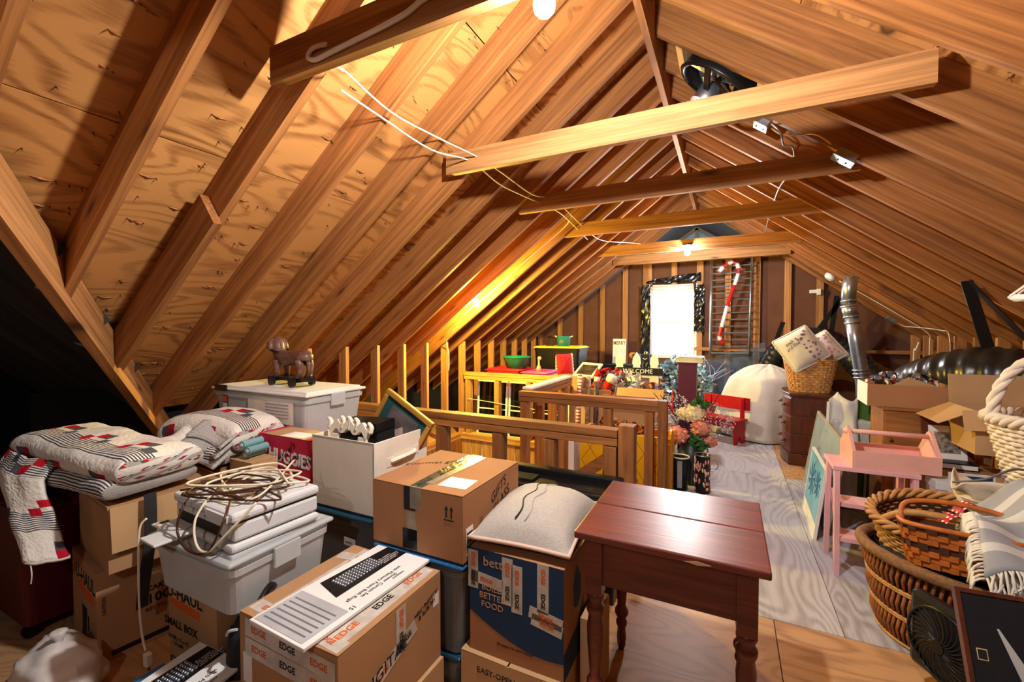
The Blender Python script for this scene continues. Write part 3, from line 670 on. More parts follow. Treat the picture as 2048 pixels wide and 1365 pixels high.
# attic fan
t = thing('attic_fan', 'black round attic exhaust fan with silver motor set between two rafters', 'fan', (-.09, 3.16, 3.05), rot=(0, SL, 0)); t.scale = (1.2, 1.05, 1.2)
obj('opening_frame', MB().b2((-.26, -.2, .02), (-.22, .2, .1)).b2((.22, -.2, .02), (.26, .2, .1)).b2((-.22, -.2, .02), (.22, -.17, .1)).b2((-.22, .17, .02), (.22, .2, .1)), M_card2, t)
obj('shroud', MB().lathe([(.20, .11), (.19, .09), (.20, 0), (.21, -.02), (.2, -.03), (.185, -.02), (.18, .08)], 32, caps=False), M_black, t, smooth=True, solid=.004)
obj('back_plate', MB().lathe([(.18, .1), (.001, .1)], 24), M_blackm, t)
for k in range(5):
    a = 2 * PI * k / 5
    mb = MB().grid(lambda u, v: (math.cos(a + (u - .5) * .8) * (.03 + .14 * v), math.sin(a + (u - .5) * .8) * (.03 + .14 * v), .035 + (u - .5) * .05), 4, 4)
    obj('blade', mb, M_steel, t, solid=.003)
mb = MB()
for k in range(3):
    a = 2 * PI * k / 3 + .4; mb.bar((math.cos(a) * .2, math.sin(a) * .2, -.025), (math.cos(a) * .05, math.sin(a) * .05, -.07), .03, .012)
obj('bracket', mb, M_black, t)
obj('motor', MB().lathe([(.001, -.125), (.05, -.125), (.06, -.11), (.06, -.04), (.03, -.01), (.001, -.01)], 20), M_steel, t, smooth=True)
obj('motor_cap', MB().lathe([(.001, -.14), (.055, -.138), (.066, -.128), (.066, -.118)], 24), M_white, t)
obj('flex_conduit', MB().tube(smooth_path([(.05, .02, -.1), (.12, .06, -.11), (.2, .1, -.07), (.26, .13, -.02)]), .012, 8), M_steel, t, smooth=True)
# coat hangers on the right
for i in range(3):
    x, y = 1.12 + .03 * i, 2.72 + .06 * i
    t = thing('coat_hanger', ['white tubular coat hanger hooked on roof, lowest bar of three', 'white tubular coat hanger hooked on roof, between two others', 'white tubular coat hanger hooked on roof, closest to the black duct'][i], 'coat hanger', (x, y, 1.585 + .012 * (i % 2)), rad(-8 + 6 * i))
    obj('bar', MB().tube([(0, 0, 0), (.4, 0, 0)], .009, 8), M_white, t, smooth=True)
    obj('arm', MB().tube(smooth_path([(0, 0, 0), (.01, 0, .02), (.2, 0, .16), (.39, 0, .02), (.4, 0, 0)], 3), .004, 6), M_romex, t, smooth=True)
    obj('hook', MB().tube(smooth_path([(.2, 0, .155), (.2, 0, .25), (.2, 0, .36), (.225, 0, .41), (.2, 0, .44), (.175, 0, .42)], 3), .003, 6), M_steel, t, smooth=True)
# galvanised flue and black ducts
t = thing('flue_pipe', 'galvanised metal flue pipe with elbow rising to the rafters', 'pipe', (1.3, 5.95, 0))
pp = [(-.10, 0, 2.02), (-.115, 0, 1.9), (-.12, 0, 1.72), (-.09, 0, 1.58), (-.045, 0, 1.3), (0, 0, 1.02), (.025, 0, .82), (.03, 0, 0)]
obj('upper_pipe', MB().tube(pp[:3], .068, 20), M_steel, t, smooth=True)
obj('elbow', MB().tube(pp[2:4], .072, 20), M_steel, t, smooth=True)
obj('lower_pipe', MB().tube(pp[3:], .066, 20), M_steel, t, smooth=True)
mb = MB()
for p in ((-.117, 0, 1.76), (-.12, 0, 1.70), (-.09, 0, 1.585), (-.08, 0, 1.52), (.0, 0, 1.0), (.005, 0, .96), (.012, 0, .92)):
    obj('collar', MB().tube([(p[0] - .001, p[1], p[2] + .008), (p[0] + .001, p[1], p[2] - .008)], .0765, 20), M_steel, t, smooth=True)
def duct(label, pts, r, name='flexible_duct'):
    pts = smooth_path(pts, 22); mb = MB()
    mb.tube(pts, [r * (1 + .03 * math.sin(i * 1.1) + .09 * mnoise.noise(p * 5)) for i, p in enumerate(pts)], 24)
    t = thing(name, label, 'duct', pts[0])
    o = obj('duct_sleeve', mb, M_duct, t, smooth=True); o.location = -pts[0]
    return t, pts
def strap(t, pts, pt, w=.06):
    mb = MB()
    for a, b in zip(pts, pts[1:]): mb.bar(a, b, w, .006, up=(0, 1, 0) if abs(Vector(b).y - Vector(a).y) < .2 else (1, 0, 0))
    o = obj('hanger_strap', mb, M_black, t); o.location = -pt
t, q = duct('black plastic-wrapped duct arching behind the floral pillows', [(.55, 7.5, .9), (.66, 7.42, 1.12), (.86, 7.36, 1.26), (1.16, 7.3, 1.31), (1.42, 7.25, 1.14), (1.58, 7.1, .92), (1.74, 6.9, .72), (1.9, 6.7, .45), (1.95, 6.6, .14)], .15)
strap(t, [(1.12, 7.3, 1.44), (1.38, 7.3, 1.86)], q[0]); strap(t, [(1.27, 7.3, 1.43), (1.32, 7.3, 1.9)], q[0]); strap(t, [(.62, 7.42, 1.25), (.72, 7.5, 1.55)], q[0])
t, q = duct('large black plastic-wrapped duct behind the open cardboard box', [(1.33, 4.62, .9), (1.42, 4.36, 1.05), (1.6, 4.15, 1.12), (1.9, 4.0, 1.08), (2.3, 3.95, .9)], .2)
strap(t, [(1.63, 4.2, 1.3), (1.56, 4.35, 1.8)], q[0], .07); strap(t, [(1.85, 4.1, 1.27), (1.57, 4.35, 1.8)], q[0], .05)
obj('duct_boot', MB().lathe([(.17, 0), (.17, .8), (.2, .85)], 20), M_duct, t, Vector((1.35, 4.66, .001)) - q[0])
# wire bed spring and candy cane on the gable
t = thing('wire_rack', 'grey metal ladder-like wire bed frame hung against gable wall', 'bed frame', (-.25, 7.55, 1.03), rot=(rad(-2), 0, 0))
obj('side_rail', MB().tube([(0, 0, 0), (0, 0, 1.55)], .018, 8), M_steel, t, smooth=True); obj('side_rail', MB().tube([(.53, 0, 0), (.56, 0, 1.55)], .018, 8), M_steel, t, smooth=True)
M_wire = P('dark_wire', (120, 128, 132), .4, .6)
for k in range(14):
    z = .04 + k * .104; obj('rung', MB().tube([(0, 0, z), (.54, 0, z + .01)], 0.010 if k else .018, 6), M_wire, t)
obj('hook', MB().box((.0, .02, 1.56), (.03, .05, .06)).box((.56, .02, 1.56), (.03, .05, .06)), M_steel, t)
t = thing('tinsel_candy_cane', 'red and white tinsel candy cane hanging on the wire frame', 'decoration', (0, 7.49, 1.2))
path = smooth_path([(-.07, 0, .02), (-.12, 0, .1), (-.11, 0, .2), (-.02, 0, .6), (.1, 0, 1.0), (.13, 0, 1.14), (.1, 0, 1.24), (.03, 0, 1.27), (-.06, 0, 1.22), (-.13, 0, 1.15)], 12)
seg = 9; cnt = len(path) // 12
for k in range(0, len(path) - 1, seg):
    mb = MB(); sub = path[k:k + seg + 1]
    mb.tube(sub, .026, 8)
    for _ in range(260):
        p = sub[rnd.randrange(len(sub))] + Vector((rnd.uniform(-.01, .01), 0, rnd.uniform(-.012, .012))); d = Vector((rnd.gauss(0, 1), rnd.gauss(0, 1), rnd.gauss(0, 1))).normalized() * rnd.uniform(.03, .05); w = Vector((rnd.gauss(0, 1), rnd.gauss(0, 1), rnd.gauss(0, 1))).normalized() * .004
        mb.add([p - w, p + w, p + d], [(0, 1, 2)])
    o = obj('tinsel_band', mb, M_red if (k // seg) % 2 == 0 else M_white, t)
# ------------------------------------------------------------------ cartons
def carton(label, x0, x1, y0, y1, z0, z1, m=M_card, seam='y', rz=0, name='cardboard_box', tape=M_tape, cat='cardboard box', group=None, gap=.006):
    w, d, h = x1 - x0, y1 - y0, z1 - z0
    t = thing(name, label, cat, ((x0 + x1) / 2, (y0 + y1) / 2, z0), rad(rz), group)
    th = .005
    mb = MB().b2((-w / 2, -d / 2, 0), (w / 2, -d / 2 + th, h - .004)).b2((-w / 2, d / 2 - th, 0), (w / 2, d / 2, h - .004)).b2((-w / 2, -d / 2 + th, 0), (-w / 2 + th, d / 2 - th, h - .004)).b2((w / 2 - th, -d / 2 + th, 0), (w / 2, d / 2 - th, h - .004)).b2((-w / 2 + th, -d / 2 + th, 0), (w / 2 - th, d / 2 - th, th))
    obj('body', mb, m, t)
    for s in (-1, 1):
        if seam == 'y': mb = MB().b2((s * gap / 2, -d / 2, 0), (s * w / 2, d / 2, .004))
        else: mb = MB().b2((-w / 2, s * gap / 2, 0), (w / 2, s * d / 2, .004))
        obj('flap', mb, m, t, (0, 0, h - .004), (0, rad(.6) * -s if seam == 'y' else 0, 0), bev=.0015)
    if tape:
        l = .028
        mb = MB()
        if seam == 'y': mb.b2((-l, -d / 2 - .001, h + .0006), (l, d / 2 + .001, h + .0012)).b2((-l, -d / 2 - .0014, h - .09), (l, -d / 2 - .0006, h + .0006))
        else: mb.b2((-w / 2 - .001, -l, h + .0006), (w / 2 + .001, l, h + .0012)).b2((w / 2 + .0006, -l, h - .09), (w / 2 + .0014, l, h + .0006))
        obj('tape', mb, tape, t)
    t['dims'] = (w, d, h)
    return t
def face(t, f, u, v, e=.0012):
    w, d, h = t['dims']
    return {'F': ((u, -d / 2 - e, v), FR), 'R': ((w / 2 + e, u, v), RT), 'L': ((-w / 2 - e, -u, v), LF), 'T': ((u, v, h + .0022), (0, 0, 0))}[f]
def ftext(t, s, size, f, u, v, m=M_ink, roll=0, **k):
    loc, rot = face(t, f, u, v); R_ = Euler(rot).to_matrix() @ Matrix.Rotation(rad(roll), 3, 'Z')
    return text(s, size, m, t, loc, R_.to_euler(), **k)
def fpatch(t, f, u, v, w, h, m, name='printed_patch', roll=0, e=.0007):
    loc, rot = face(t, f, u, v, e); R_ = Euler(rot).to_matrix() @ Matrix.Rotation(rad(roll), 3, 'Z')
    if f == 'T':
        t['lift'] = t.get('lift', 0.0) + .0005; loc = (loc[0], loc[1], loc[2] - .0012 + t['lift'])
    return obj(name, MB().box((0, 0, 0), (w, h, .0006)), m, t, loc, R_.to_euler())
def fpoly(t, f, pts, m, name='printed_patch', e=.0006):
    loc, rot = face(t, f, 0, 0, e)
    return obj(name, MB().prism([(x, y, 0) for x, y in pts], (0, 0, .0004)), m, t, loc, rot)
def open_carton(label, x0, x1, y0, y1, z0, z1, m=M_card2, ang=(35, 35, 20, 20), rz=0, fl=None, name='open_cardboard_box'):
    w, d, h = x1 - x0, y1 - y0, z1 - z0; th = .005
    t = thing(name, label, 'cardboard box', ((x0 + x1) / 2, (y0 + y1) / 2, z0), rad(rz)); t['dims'] = (w, d, h)
    mb = MB().b2((-w / 2, -d / 2, 0), (w / 2, -d / 2 + th, h)).b2((-w / 2, d / 2 - th, 0), (w / 2, d / 2, h)).b2((-w / 2, -d / 2 + th, 0), (-w / 2 + th, d / 2 - th, h)).b2((w / 2 - th, -d / 2 + th, 0), (w / 2, d / 2 - th, h)).b2((-w / 2 + th, -d / 2 + th, 0), (w / 2 - th, d / 2 - th, th))
    obj('body', mb, m, t)
    fl = fl or d * .48
    for k, (cx, cy, rz_, wl_) in enumerate(((0, -d / 2, 0, w), (0, d / 2, PI, w), (-w / 2, 0, -PI / 2, d), (w / 2, 0, PI / 2, d))):
        if ang[k] is None: continue
        f = obj('flap', MB().b2((-wl_ / 2 + .002, -fl, -.002), (wl_ / 2 - .002, 0, .002)), m, t, (cx, cy, h), (Matrix.Rotation(rz_, 3, 'Z') @ Matrix.Rotation(rad(ang[k]), 3, 'X')).to_euler())
    return t
def etape(t, pts, f, w=.05, txt=('EDGE',), step=.14, m=M_etape):
    # printed tape laid on a face between two points (u, v)
    (a, b) = (Vector(p) for p in pts); d = b - a; L_ = d.length; ang = math.degrees(math.atan2(d.y, d.x)); c = (a + b) / 2
    o = fpatch(t, f, c.x, c.y, L_, w, m, 'tape', ang, .0013)
    k = max(1, int(L_ / step))
    for i in range(k):
        p = a + d * ((i + .5) / k)
        loc, rot = face(t, f, p.x, p.y, .0018)
        if f == 'T': loc = (loc[0], loc[1], loc[2] - .0004 + t.get('lift', 0.0))
        R_ = Euler(rot).to_matrix() @ Matrix.Rotation(rad(ang), 3, 'Z')
        text('EDGE', w * .5, M_ink if i % 2 else M_orange, t, loc, R_.to_euler(), ext=.0003, bold=.0008)
def tote(label, x0, x1, y0, y1, z0, z1, body=M_clearg, lid=M_blue, name='storage_tote', lidh=.035, fill=None, handles=True, taper=.93):
    w, d, h = x1 - x0, y1 - y0, z1 - z0
    t = thing(name, label, 'storage bin', ((x0 + x1) / 2, (y0 + y1) / 2, z0)); t['dims'] = (w, d, h)
    hb = h - lidh; a, b = w / 2 - .015, d / 2 - .015; k = taper
    def shell(a, b, z0_, z1_, k0, k1, mb, r=.035):
        ring = lambda q, z: [(cx * (a * q - r) + r * math.cos(an), cy * (b * q - r) + r * math.sin(an), z) for cx, cy, st in ((1, 1, 0), (-1, 1, 90), (-1, -1, 180), (1, -1, 270)) for an in [rad(st + 30 * i) for i in range(4)]]
        r0, r1_ = ring(k0, z0_), ring(k1, z1_); n = len(r0)
        mb.add(r0 + r1_, [(i, (i + 1) % n, n + (i + 1) % n, n + i) for i in range(n)]); return n
    mb = MB(); shell(a, b, 0, hb, k, 1, mb); n = 16; mb.f.append(list(range(n))[::-1]); mb.m.append(0)
    obj('body', mb, body, t, smooth=False, solid=.003)
    if fill:
        mb = MB(); shell(a - .012, b - .012, .01, hb * fill[1], k, k + (1 - k) * fill[1], mb, .03); mb.f.append(list(range(16, 32))); mb.m.append(0); mb.f.append(list(range(16))[::-1]); mb.m.append(0)
        obj('contents', mb, fill[0], t)
    mb = MB(); shell(a, b, hb - .035, hb - .012, 1.012, 1.02, mb); obj('rim', mb, body, t, solid=.004)
    mb = MB().box((0, 0, hb + lidh * .4), (w, d, lidh * .5)).box((0, 0, hb + lidh * .75), (w - .05, d - .05, lidh * .5))
    obj('lid', mb, lid, t, bev=.008)
    if handles:
        for s in (-1, 1): obj('latch', MB().box((s * (w / 2 - .002), 0, hb - .03), (.014, .11, .075)), M_clear, t, bev=.004)
    return t

# ---- carton with the bath set on top (front middle)
t0 = carton('brown carton turned on its side under the taped box with bath set', -1.44, -.985, .90, 1.38, 0, .16, M_card2, tape=None)
bx = carton('large carton plastered with printed tape, handwritten DIGITAL on its side', -1.46, -1.0, .88, 1.38, .16, .5, M_card, 'y', tape=None)
etape(bx, ((-.13, -.24), (-.13, .24)), 'T', .06); etape(bx, ((.17, -.24), (.17, .24)), 'T', .07); etape(bx, ((-.22, -.2), (.22, -.22)), 'T', .05); etape(bx, ((-.22, .16), (.0, .2)), 'T', .05)
etape(bx, ((-.2, .30), (.22, .285)), 'F', .06); etape(bx, ((-.2, .235), (.22, .225)), 'F', .06); etape(bx, ((.02, .33), (.02, .17)), 'R', .05, step=.08); etape(bx, ((-.13, .14), (.1, .22)), 'R', .05, step=.1)
ftext(bx, 'DIGITAL', .058, 'R', -.06, .17, shear=.2, sx=1.0, roll=14, ext=.0012); ftext(bx, 'MISC PHOTOS\n& ALBUMS', .022, 'R', .16, .25, shear=.3, roll=12, ext=.0004)
fpatch(bx, 'F', -.19, .16, .045, .1, M_paper, 'shipping_label'); fpatch(bx, 'R', .22, .245, .035, .05, M_paper, 'shipping_label')
def bathset(label, loc, rz, L_=.56, w_=.28, ry=0, rx=0):
    t = thing('bath_set_package', label, 'package', loc, rot=(rad(rx), rad(ry), rad(rz)))
    obj('package_board', MB().b2((-w_ / 2, -L_ / 2, 0), (w_ / 2, L_ / 2, .012)), M_paper, t, bev=.002)
    obj('printed_band', MB().prism([(-w_ * .40, -.06, .0125), (w_ * .06, -.09, .0125), (w_ * .06, L_ / 2 - .004, .0125), (-w_ * .30, L_ / 2 - .004, .0125)], (0, 0, .0006)), M_black, t)
    mb = MB()
    for i in range(6):
        for j in range(13): mb.ball((-w_ * .27 + i * .0125, -.03 + j * .0145, .014), .0066, 6)
    obj('curtain_rings', mb, M_steel, t, smooth=True)
    obj('leaflet', MB().b2((-w_ * .46, -L_ / 2 + .01, .0125), (w_ * .42, -L_ * .2, .0135)), P('leaflet_grey', (176, 178, 182), .6) if 'leaflet_grey' not in bpy.data.materials else bpy.data.materials['leaflet_grey'], t)
    for i in range(6):
        obj('printed_rows', MB().b2((-w_ * .4, -L_ / 2 + .03 + i * .022, .0136), (w_ * .36, -L_ / 2 + .036 + i * .022, .0141)), P('rows_grey', (112, 114, 120), .6) if 'rows_grey' not in bpy.data.materials else bpy.data.materials['rows_grey'], t)
    text('Shower Curtain Set\nwith Memory Foam Bath Rugs', .021, M_ink, t, (w_ * .29, .04, .0129), (0, 0, -PI / 2), ext=.0003)
    text('MAINSTAYS', .011, M_ink, t, (w_ * .38, .12, .0129), (0, 0, -PI / 2), ext=.0003); text('15', .026, M_ink, t, (w_ * .4, -.1, .0129), (0, 0, -PI / 2), ext=.0003)
    text('1 shower curtain\n12 shower curtain rings\n2 memory foam bath rugs\n1 contour rug', .011, M_paper, t, (-.02, .19, .0134), (0, 0, -PI / 2), ext=.0003)
    return t
bathset('white and black shower curtain set package lying on the tape-covered carton', (-1.215, 1.145, .507), -2.5, .60, .27)
# ---- Better food carton with pillow
t1 = carton('low brown carton marked EASY under the navy-printed food carton', -.93, -.52, 1.42, 1.80, 0, .185, M_card2, tape=None)
ftext(t1, 'EASY-OPEN', .032, 'F', -.05, .13)
fb = carton('navy-printed carton reading BETTER FOOD below the grey pillow', -.9, -.51, 1.44, 1.79, .185, .595, M_card3, 'x', tape=None)
fpoly(fb, 'F', [(-.195, .41), (-.195, .16)] + [(-.195 + .39 * i / 14, .16 - .1 * math.sin(PI * .62 * i / 14)) for i in range(1, 15)] + [(.195, .41)], M_navy)
fpoly(fb, 'R', [(-.175, .0), (-.175, .1), (-.02, .12), (.06, .2), (.06, 0)], M_navy); fpoly(fb, 'R', [(-.06, .21), (-.07, .3), (-.03, .36), (.02, .3), (.02, .22), (-.02, .19)], M_navy)
ftext(fb, 'better', .052, 'F', -.07, .365, M_tan); ftext(fb, 'BUILD\nBETTER\nFOOD', .034, 'F', -.095, .23, M_tan); ftext(fb, 'blueapron.com/cook', .018, 'F', 0, .06, M_ink, shear=.1)
for a, b in (((-.18, .40), (-.18, .25)), ((-.03, .40), (-.03, .22)), ((.01, .38), (.01, .20)), ((.115, .41), (.115, .23)), ((-.19, .30), (-.05, .285)), ((.06, .225), (.19, .205)), ((.07, .2), (.19, .18))): etape(fb, (a, b), 'F', .045, step=.075)
etape(fb, ((-.19, .15), (.19, .15)), 'T', .06)
t = thing('pillow', 'grey linen pillow with zip lying on the navy-printed carton', 'pillow', (-.715, 1.70, .602), rad(4))
def pillow_mesh(w, d, h, n=22, pinch=.1, flat=.35):
    mb = MB()
    def f(sgn):
        def g(u, v):
            a, b = 2 * u - 1, 2 * v - 1
            e = (1 - abs(a) ** 2.6) * (1 - abs(b) ** 2.6); e = max(e, 0) ** .55
            q = 1 - pinch * (abs(a) ** 2 * (1 - abs(b)) + 0); q2 = 1 - pinch * (abs(b) ** 2 * (1 - abs(a)))
            z = sgn * h / 2 * e
            if sgn < 0: z *= flat
            return (a * w / 2 * q2 ** .0 * (1 - pinch * (1 - b * b) * a * a * .5), b * d / 2 * (1 - pinch * (1 - a * a) * b * b * .5), h * flat / 2 + z + fuzz((a * 2, b * 2, sgn), .008, 1) * e)
        return g
    mb.grid(f(1), n, n, 0, w, d); mb.grid(f(-1), n, n, 0, w, d); return mb
obj('cushion', pillow_mesh(.40, .52, .23, flat=.3), M_linen, t, smooth=True)
zp = [(-.03 + .01 * math.sin(i * .6), -.2 + .4 * i / 24) for i in range(25)]
def pz(x, y, w=.40, d=.52, h=.23, fl=.3): a, b = 2 * x / w, 2 * y / d; return h * fl / 2 + h / 2 * (max((1 - abs(a) ** 2.6) * (1 - abs(b) ** 2.6), 0) ** .55)
obj('zip_seam', MB().tube([(x, y, pz(x, y) + .001) for x, y in zp], .0035, 5), M_slot, t); obj('zip_flap', MB().tube([(x + .04, y, pz(x + .04, y) + .0005) for x, y in zp], .003, 5), M_linen, t)
pts = []
for i in range(64):
    a = 2 * PI * i / 64; cx, cy = math.cos(a), math.sin(a); q = max(abs(cx), abs(cy)); u, v = cx / q, cy / q
    pts.append((u * .20 * (1 - .05 * (1 - v * v)), v * .26 * (1 - .05 * (1 - u * u)), .036))
obj('piping', MB().tube(pts, .008, 6, closed=True), M_pipe, t, smooth=True)
carton('low brown carton standing between the food carton and table legs', -.50, -.435, 1.60, 1.80, 0, .33, M_card, tape=None)
# ---- big carton on blue-lidded bin
tote('lower clear bin with teal lid under the blue-lidded bin', -1.35, -.935, 1.42, 1.86, 0, .15, M_clearg, M_teal, handles=False)
tote('smoky clear bin with bright blue lid carrying the big scribbled carton', -1.37, -.91, 1.40, 1.90, .15, .535, M_clearg, M_blue, fill=(P('grey_clothes', (70, 72, 76), .9, var=.4), .9))
bg_ = carton('big brown carton with arrows and shiny tape, beside the cream fabric bin', -1.37, -.91, 1.405, 1.90, .535, .80, M_card3, 'y', tape=M_tape)
fpatch(bg_, 'T', -.01, .0, .06, .48, P('crinkled_tape', (60, 66, 60), .18, var=.9, vs=30, bump=.9, bs=40), 'shiny_tape', 2); fpatch(bg_, 'T', .13, -.13, .13, .11, M_paper, 'shipping_label', 4); fpatch(bg_, 'T', .035, .02, .035, .42, M_tape, 'tape', -2)
fpatch(bg_, 'F', -.03, .215, .06, .10, M_black, 'tape'); fpatch(bg_, 'F', -.03, .045, .075, .085, M_black, 'tape'); fpatch(bg_, 'F', -.02, .1, .05, .12, M_tape, 'tape', 6)
mb = MB()
for s in (-.012, .012): mb.prism([(s - .003, 0, 0), (s + .003, 0, 0), (s + .003, .03, 0), (s + .009, .03, 0), (s, .048, 0), (s - .009, .03, 0), (s - .003, .03, 0)], (0, 0, .0005))
mb.b2((-.024, -.012, 0), (.024, -.007, .0005))
loc, rot = face(bg_, 'F', .165, .17); obj('arrow_mark', mb, M_ink, bg_, loc, rot)
fpatch(bg_, 'R', -.2, .075, .05, .11, M_paper, 'barcode_label')
for i in range(9): fpatch(bg_, 'R', -.2, .035 + i * .009, .042, .003 + .002 * (i % 3), M_ink, 'barcode_bar', e=.0015)
ftext(bg_, 'GIFTS\nGLASS', .06, 'R', .05, .17, shear=.35, roll=22, ext=.0003); ftext(bg_, 'gourmet gifts', .05, 'T', -.13, .05, shear=.3, roll=35, ext=.0003)
for i in range(4): fpatch(bg_, 'R', -.11 , .09 + i * .014, .03, .002, M_ink, 'printed_line', e=.0015)
# ---- cream fabric bin on dark-lidded tote
tote('clear bin with dark teal lid and paper label under the cream fabric bin', -1.95, -1.46, 1.53, 2.0, .0, .545, M_clearg, M_teal, fill=(P('grey_papers', (110, 112, 116), .9, var=.3), .85))
tt = bpy.data.objects[[o.name for o in C.objects if o.get('label', '').startswith('clear bin with dark teal lid')][0]]
fpatch(tt, 'F', .05, .4, .075, .04, M_paper, 'paper_label', -3, -.006); ftext(tt, 'PAPERS', .014, 'F', .05, .4)
bin_ = thing('fabric_bin', 'cream canvas storage bin with handle, holding frame and black box', 'storage bin', (-1.715, 1.75, .547)); bin_['dims'] = (.43, .40, .355)
w, d, h = .215, .20, .355
for nm, a, b in (('side_panel', (-w, -d, 0), (w, -d + .008, h)), ('side_panel', (-w, d - .008, 0), (w, d, h)), ('side_panel', (-w, -d + .008, 0), (-w + .008, d - .008, h)), ('side_panel', (w - .008, -d + .008, 0), (w, d - .008, h)), ('bottom_panel', (-w + .008, -d + .008, 0), (w - .008, d - .008, .008))):
    obj(nm, MB().b2(a, b), M_cream, bin_, bev=.002)
obj('piping', MB().tube([(w, -d, 0), (w, -d, h)], .004, 6), M_white, bin_); obj('stitching', MB().tube([(-w, -d, h), (w, -d, h)], .0025, 5), M_white, bin_)
obj('handle', MB().tube(smooth_path([(w + .001, -.09, .24), (w + .012, -.06, .245), (w + .014, .06, .25), (w + .001, .09, .255)]), .012, 6), M_cream, bin_); obj('handle_patch', MB().box((w + .001, -.095, .24), (.004, .05, .045)), M_cream, bin_); obj('handle_patch', MB().box((w + .001, .1, .255), (.004, .05, .045)), M_cream, bin_)
t = thing('shoe_box', 'black lidded box sticking out of the cream fabric bin', 'box', (-1.73, 1.745, .558), 0, rot=(0, rad(-2), rad(3)))
obj('box_body', MB().b2((-.13, -.07, 0), (.13, .07, .36)), M_blackm, t, bev=.002); obj('box_lid', MB().b2((-.135, -.075, .352), (.135, .075, .40)), M_black, t, (0, .0, .004), (rad(1), 0, 0), bev=.002); obj('box_slot', MB().b2((-.10, -.0762, .36), (.04, -.0755, .372)), M_greyp, t, (0, 0, .004), (rad(1), 0, 0))
t = thing('framed_picture', 'gilt-framed dark portrait tilted corner-up in the cream fabric bin', 'picture', (-1.767, 1.85, .678), rot=(rad(-6), rad(29), 0))
mb = MB()
for a, b in (((-.18, 0, 0), (.18, .03, .03)), ((-.18, 0, .37), (.18, .03, .40)), ((-.18, 0, .03), (-.15, .03, .37)), ((.15, 0, .03), (.18, .03, .37))): mb.b2(a, b)
obj('frame', mb, M_gold, t, bev=.006); obj('mat_board', MB().b2((-.15, .012, .03), (.15, .018, .37)), M_dkteal, t)
obj('print', MB().b2((-.1, .0105, .06), (.1, .0118, .34)), P('portrait_grey', (92, 84, 84), .5, var=.5, vs=9), t)
obj('print_figure', MB().prism([(-.05, .0098, .1), (.06, .0098, .09), (.07, .0098, .2), (.02, .0098, .27), (-.04, .0098, .2)], (0, .0006, 0)), P('portrait_pale', (206, 182, 168), .6, var=.2), t)
t = thing('scroll_ornament', 'ivory carved scroll ornament propped inside the rim of cream fabric bin', 'ornament', (-1.725, 1.575, .775), rot=(rad(-8), 0, rad(-2)))
def scroll(m=1):
    pr = []; 
    for i in range(33):
        u = i / 32; x = -.14 + .28 * u
        z = .17 + .02 * math.sin(u * PI) + .028 * abs(math.sin(u * PI * 3.0)) ** 3 * (1) + (.02 if i in (0, 32) else 0)
        pr.append((x, 0, z))
    return pr
outer = scroll()
mb = MB()
for (a, b) in zip(outer, outer[1:]): mb.prism([a, b, (b[0] * .97, 0, b[2] - .045), (a[0] * .97, 0, a[2] - .045)], (0, .02, 0))
obj('crest', mb, M_cream, t); obj('panel', MB().b2((-.13, .003, .05), (-.07, .018, .135)).b2((.07, .003, .05), (.13, .018, .135)).b2((-.13, .003, 0), (.13, .018, .06)), M_cream, t, bev=.003)
for x in (-.145, -.05, .0, .05, .145): obj('finial', MB().tube(smooth_path([(x, .01, .16), (x + .006, .01, .185 + .02 * math.cos(x * 10)), (x - .008, .01, .20 + .02 * math.cos(x * 10)), (x - .02, .01, .205 + .02 * math.cos(x * 10))], 3), [.014, .013, .012, .012, .011, .011, .01, .01, .009, .006], 8), M_cream, t, smooth=True)
# ---- Huggies carton and things around
hg = carton('pink diaper carton with handwriting behind the printer', -2.38, -1.96, 1.56, 1.74, .47, .86, M_hug, tape=None)
fpatch(hg, 'T', 0, 0, .42, .18, M_card2, 'bare_top'); fpatch(hg, 'T', .05, -.03, .17, .1, M_paper, 'shipping_label', 5)
fpoly(hg, 'F', [(-.21, .0), (.21, .0), (.21, .2), (.1, .16), (-.05, .14), (-.21, .2)], M_hug2)
ftext(hg, 'HUGGIES', .098, 'F', .045, .275, M_paper, roll=-3, sx=.85, bold=.003); ftext(hg, "Matthew's\n   clothes\n  & blankets etc.", .06, 'F', .03, .235, M_ink, roll=38, shear=.3)
obj('logo_disc', MB().lathe([(.035, 0), (.035, .0008)], 20), P('gold_logo', (206, 150, 40), .6), hg, *face(hg, 'F', .03, .07)); ftext(hg, 'DRY', .028, 'F', .03, .07, M_red, ext=.0016)
carton('red carton holding up the pink diaper carton', -2.36, -1.985, 1.55, 1.80, 0, .468, P('red_carton', (140, 22, 30), .7), tape=None)
# clear tote with toy dog
carton('plain carton holding up the big frosted tote', -3.1, -2.42, 1.83, 2.2, 0, .715, M_card3, tape=None)
tl = tote('large frosted tote with white lid beneath the wooden dog', -3.2, -2.24, 1.76, 2.24, .717, 1.065, M_clear, M_white, fill=(P('dark_contents', (92, 92, 98), .9, var=.5, vs=7), .5), taper=.9)
fpatch(tl, 'F', .13, .215, .44, .15, P('notice_paper', (224, 214, 200), .6, var=.12), 'paper_sheet', 0, -.012); fpatch(tl, 'F', .1, .16, .28, .004, M_red, 'red_line', 0, -.009)
for i in range(5): fpatch(tl, 'F', .2, .18 + i * .02, .22, .006, P('pale_print', (150, 150, 170), .7) if 'pale_print' not in bpy.data.materials else bpy.data.materials['pale_print'], 'printed_line', 0, -.0095)
fpatch(tl, 'F', -.33, .235, .055, .1, M_slot, 'latch_window', 0, -.008); fpatch(tl, 'F', -.33, .26, .046, .04, P('orange_tag', (196, 84, 50), .6), 'tag', 0, -.006); fpatch(tl, 'F', -.33, .215, .046, .035, M_greyp, 'tag', 0, -.006)
